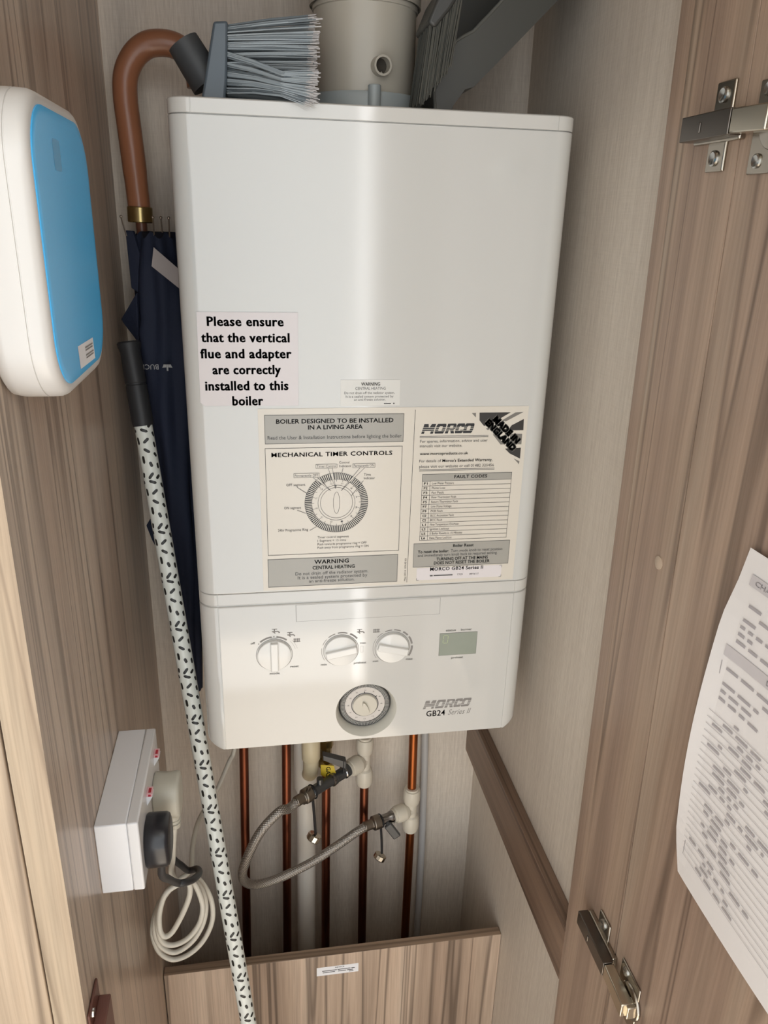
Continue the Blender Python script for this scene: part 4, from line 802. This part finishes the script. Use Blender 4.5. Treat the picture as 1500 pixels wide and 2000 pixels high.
b.tube(spline([q+Vector((0, 0, -0.0115)), q+Vector((0.002, -0.002, -0.045)), q+Vector((0.004, -0.002, -0.084))], 5), [0.0022]*11, 8); obj('strap', b, 'strap_black', va)
q2 = q+Vector((0.0015, -0.002, -0.0890)); ca = Vector((-0.50, -0.22, -0.80)).normalized()
b = MB(); b.lathe([(0.0100, -0.005), (0.0114, -0.004), (0.0114, 0.0045), (0.0104, 0.006), (0.0080, 0.006), (0.0076, 0.001)], q2, ca, 12); obj('blanking_cap', b, 'nickel', va, smooth=18)
vb = thing('isolating_valve', tuple(T2+V2*0.045), 'chrome filling valve on the lower white tee, with black lever and cap', 'valve')
b = MB(); b.lathe([(0.0070, 0), (0.0098, 0.001), (0.0098, 0.006), (0.0086, 0.008), (0.0086, 0.022), (0.0070, 0.023)], T2+V2*0.036, V2, 28); obj('valve_body', b, 'chrome', vb)
b = MB(); q = T2+V2*0.050+Vector((0.003, -0.012, -0.006)); b.cyl(T2+V2*0.048+Vector((0, -0.004, -0.003)), q, 0.0042, 14)
dl = Vector((0.55, -0.15, -0.80)).normalized(); e1 = dl.cross(Vector((0, 1, 0))).normalized(); e2 = dl.cross(e1)
b.obox(q+dl*0.011, dl*0.0150, e1*0.0072, e2*0.0035); obj('lever', b, 'lever_dark', vb, bevel=0.002)
sd2 = Vector((0, 0, 1)).cross(V2); q = T2+V2*0.0605
b = MB(); b.tube([q + (sd2*math.cos(2*PI*k/24)+Vector((0, 0, 1))*math.sin(2*PI*k/24))*0.0110 for k in range(25)], 0.0011, 8, cap=False); b.tube(spline([q+Vector((0, -0.002, -0.0115)), q+Vector((0.002, -0.004, -0.040)), q+Vector((0.003, -0.004, -0.068))], 5), [0.0021]*11, 8); obj('strap', b, 'strap_black', vb)
q2 = q+Vector((0.0, -0.004, -0.0745)); b = MB(); b.lathe([(0.0095, -0.004), (0.0108, -0.003), (0.0108, 0.0040), (0.0098, 0.0055), (0.0076, 0.0055), (0.0072, 0.001)], q2, ca, 12); obj('blanking_cap', b, 'nickel', vb, smooth=18)
# braided filling hose
n1, n2 = T1+V1*0.117, T2+V2*0.062
ho = thing('braided_hose', tuple((n1+n2)/2-Vector((0, 0, 0.1))), 'braided steel filling hose looping left between the two chrome valves', 'hose')
h0, h1 = n1+V1*0.026, n2+V2*0.026
b = MB(); hp = spline([h0, h0+V1*0.018+Vector((0, 0, -0.004)), (-0.1160, 0.1080, -0.9454), (-0.1452, 0.0980, -0.9718), (-0.1676, 0.0980, -1.0225), (-0.1747, 0.1080, -1.0644), (-0.1633, 0.1250, -1.0994), (-0.1310, 0.1400, -1.1132), (-0.0717, 0.1550, -1.1018), (-0.0238, 0.1680, -1.0827), h1+V2*0.02+Vector((0, 0, -0.005)), h1], 10)
b.tube(hp, 0.0072, 20, uv=True); obj('hose', b, 'braid', ho, smooth=60)
for p, v, sd_ in ((n1, V1, sd), (n2, V2, sd2)):
    b = MB(); b.lathe([(0.0090, 0), (0.0122, 0.001), (0.0122, 0.013), (0.0100, 0.015), (0.0084, 0.0155), (0.0084, 0.030), (0.0066, 0.031)], p, v, 24)
    if p is n1:
        for s in (1, -1):
            e = (sd_*0.3+Vector((0, 0, 1))).normalized()*s; b.obox(p+v*0.008+e*0.0150, v*0.0030, e*0.0055, v.cross(e)*0.0022)
    obj('hose_nut', b, 'steel_dull', ho, bevel=0.0006)

# ================================================================ RAIL, LOWER BOARD
b = MB(); b.box(0.2222, 0.2399, -0.180, 0.2749, -0.992, -0.906); setp(obj('support_rail', b, 'wood_rail', bevel=0.001), 'brown wooden rail fixed along the right wall below the boiler', 'rail')
bd = thing('access_board', (-0.03, 0.068, FL), 'wood-effect board closing off the lower cupboard, with a small printed sticker', 'board')
b = MB(); b.box(-0.2985, 0.2395, 0.0600, 0.0755, FL, -1.1965); o = obj('board', b, ['wood_board', 'wood_board_edge'], bd, bevel=0.0008)
for p in o.data.polygons:
    if p.normal.z > 0.5: p.material_index = 1
b = MB(); b.box(-0.0640, 0.0030, 0.0597, 0.0599, -1.2385, -1.2205); fb = lambda u, v: (u, 0.0595, v)
text(b, 'ADVICE', -0.0350, -0.0200, -1.2248, 0.0026, fb, 1, 2)
for u0, u1, v in ((-0.0555, -0.0320, -1.2288), (-0.0308, -0.0100, -1.2288), (-0.0085, -0.0030, -1.2288), (-0.0545, -0.0350, -1.2322), (-0.0300, -0.0170, -1.2322), (-0.0155, -0.0055, -1.2322), (-0.0125, -0.0050, -1.2352)): rect(b, u0, u1, v-0.0007, v+0.0007, fb, 1)
setp(obj('board_sticker', b, ['sticker_white', 'ink_soft'], bd), 'small white printed sticker')

# ================================================================ HINGES, CAP, CATCH
def hinge(dy, dz, label):
    t = thing('cabinet_hinge', (0.222, -0.25+dy, -0.063+dz), label, 'hinge', 'concealed hinges of the cupboard door')
    def Y(v): return v+dy
    def Z(v): return v+dz
    b = MB(); b.box(0.2192, 0.2220, Y(-0.2500), Y(-0.2260), Z(-0.0640), Z(-0.0020)); b.box(0.2165, 0.2220, Y(-0.2700), Y(-0.2080), Z(-0.0440), Z(-0.0225)); obj('mounting_plate', b, 'hinge_steel', t, bevel=0.0018, seg=3)
    for z in (-0.0115, -0.0545):
        b = MB(); b.lathe([(0.0058, 0), (0.0056, 0.0016), (0.0044, 0.0022), (0.0001, 0.0008)], (0.2193, Y(-0.2375), Z(z)), (-1, 0, 0), 20); obj('screw', b, 'screw_steel', t)
    b = MB(); b.box(0.2055, 0.2075, Y(-0.2720), Y(-0.2060), Z(-0.0418), Z(-0.0242)); b.box(0.2065, 0.2168, Y(-0.2720), Y(-0.2060), Z(-0.0418), Z(-0.0402)); b.box(0.2065, 0.2168, Y(-0.2720), Y(-0.2060), Z(-0.0258), Z(-0.0242)); b.box(0.2046, 0.2060, Y(-0.2350), Y(-0.2325), Z(-0.0375), Z(-0.0300)); obj('arm', b, 'hinge_dark', t, bevel=0.0007)
    b = MB(); b.hexa([(0.2050, Y(-0.3160), Z(-0.0430)), (0.2180, Y(-0.3160), Z(-0.0430)), (0.2165, Y(-0.2725), Z(-0.0410)), (0.2062, Y(-0.2725), Z(-0.0410)), (0.2050, Y(-0.3160), Z(-0.0265)), (0.2180, Y(-0.3160), Z(-0.0265)), (0.2165, Y(-0.2725), Z(-0.0250)), (0.2062, Y(-0.2725), Z(-0.0250))]); b.box(0.2100, 0.2215, Y(-0.3200), Y(-0.3080), Z(-0.0425), Z(-0.0270)); obj('link', b, 'nickel', t, bevel=0.0010)
    b = MB(); b.box(0.2202, 0.2223, Y(-0.3180), Y(-0.2800), Z(-0.0680), Z(-0.0080)); b.lathe([(0.0180, 0), (0.0180, 0.0030), (0.0165, 0.0038)], (0.2223, Y(-0.3060), Z(-0.0360)), (-1, 0, 0), 32); fl_ = obj('cup_flange', b, 'hinge_steel', t, bevel=0.0012)
    for z in (-0.0145, -0.0595):
        b = MB(); b.lathe([(0.0050, 0), (0.0048, 0.0014), (0.0038, 0.0020), (0.0001, 0.0008)], (0.2203, Y(-0.2910), Z(z)), (-1, 0, 0), 18); obj('screw', b, 'screw_steel', t)
hinge(0.0, 0.0, 'upper steel concealed hinge, near the top of the right door edge')
hinge(-0.0265, -0.792, 'lower steel concealed hinge, below the wooden rail on the right door edge')
b = MB(); b.lathe([(0.0062, 0), (0.0062, 0.0010), (0.0050, 0.0016), (0.0001, 0.0019)], (0.2221, -0.2500, -0.3850), (-1, 0, 0), 24); setp(obj('hole_cap', b, 'cap_beige'), 'small round beige cap covering a hole in the right side panel', 'cap')
ct = thing('magnetic_catch', (-0.30, -0.285, -0.94), 'brown magnetic door catch with steel face at the bottom of the left panel', 'catch')
b = MB(); b.box(-0.2999, -0.2972, -0.3035, -0.2640, -0.940, -0.7900); b.box(-0.2975, -0.2860, -0.3030, -0.2680, -0.930, -0.8080); obj('housing', b, 'catch_brown', ct, bevel=0.0015)
b = MB(); b.box(-0.2958, -0.2890, -0.3042, -0.3028, -0.925, -0.8260); obj('magnet_face', b, 'catch_steel', ct, bevel=0.0006)
b = MB(); b.lathe([(0.0044, 0), (0.0040, 0.0016), (0.0001, 0.0020)], (-0.2973, -0.2930, -0.7990), (1, 0, 0), 18); obj('screw', b, 'screw_steel', ct)

# ================================================================ FORM on the door
def sheet(name, y0, y1, zlo, zhi, xoff, label, rows=True):
    b = MB(); NU, NV = 12, 22
    def pt(u, v):
        y = y0 + (y1-y0)*u; z = zlo + (zhi-zlo)*v; k = max(0.0, (z+0.378)/0.07) if rows else 0
        cur = 0.006*math.exp(-u*9)*math.sin(PI*min(1, v*1.1)) + 0.0025*math.sin(u*3+v*4) + 0.0040 if rows else 0.0006
        if v < 0.12 and u < 0.10: y -= 0.008*(1-v/0.12)*(1-u/0.10)
        return (0.2222-xoff-max(0.0004, cur), y - 0.013*k*(1-u), z)
    P = [[pt(i/NU, j/NV) for i in range(NU+1)] for j in range(NV+1)]
    for j in range(NV):
        for i in range(NU): b.quad(P[j][i], P[j][i+1], P[j+1][i+1], P[j+1][i])
    if rows:
        fs = lambda u, v: (lambda p: (p[0]-0.0006, p[1], p[2]))(pt(u, v))
        def strip(u0, u1, v0, v1, mi):
            n = max(1, int((u1-u0)*12))
            for k in range(n): b.quad(fs(u0+(u1-u0)*k/n, v0), fs(u0+(u1-u0)*(k+1)/n, v0), fs(u0+(u1-u0)*(k+1)/n, v1), fs(u0+(u1-u0)*k/n, v1), mi)
        r = random.Random(11)
        fs0 = fs
        def words(v, u0, u1, h, mi=2):
            u = u0
            while u < u1:
                L = r.uniform(0.02, 0.07); (strip(u, min(u1, u+L), v, v+h, mi) if r.random() < 0.75 else None); u += L+0.016
        for v0, v1 in ((0.915, 0.945), (0.715, 0.745)): strip(0.06, 0.97, v0, v1, 1)
        fs = lambda u, v: (lambda p: (p[0]-0.0009, p[1], p[2]))(pt(u, v))
        text(b, 'DETAILS', 0.28, 0.44, 0.7235, 0.0125, fs, 2, 2); text(b, 'CHARGES', 0.09, 0.26, 0.9235, 0.0125, fs, 2, 1)
        for k in range(24): strip(0.06, 0.97, 0.085+k*0.0205, 0.0864+k*0.0205, 2)
        strip(0.06, 0.0635, 0.085, 0.70, 2)
        for u in (0.66, 0.74, 0.82): strip(u, u+0.004, 0.04, 0.60, 2)
        for k in range(24): words(0.0915+k*0.0205, 0.09+0.05*(k % 3), r.uniform(0.30, 0.52), 0.0062)
        for k in range(5): words(0.60+k*0.021, 0.09, 0.8, 0.0070); 
        for k in range(7): words(0.765+k*0.020, 0.10, 0.7, 0.0075)
        for k in range(9):
            v = 0.12+k*0.045; u = 0.69+0.08*(k % 2); line(b, (u, v), (u+0.02, v-0.012), 0.006, fs, 2); line(b, (u+0.02, v-0.012), (u+0.045, v+0.018), 0.006, fs, 2)
    setp(obj(name, b, ['sheet_paper', 'sheet_grey', 'sheet_ink'], smooth=60), label, 'paper')
sheet('paper_sheet', -0.3545, -0.5640, -0.6240, -0.3790, 0.0, 'blank back sheet of paper peeking out from under the printed form on the door', rows=False)
sheet('printed_form', -0.3600, -0.5700, -0.6230, -0.3180, 0.0020, 'white printed form with ruled table, hanging on the inside of the open door')
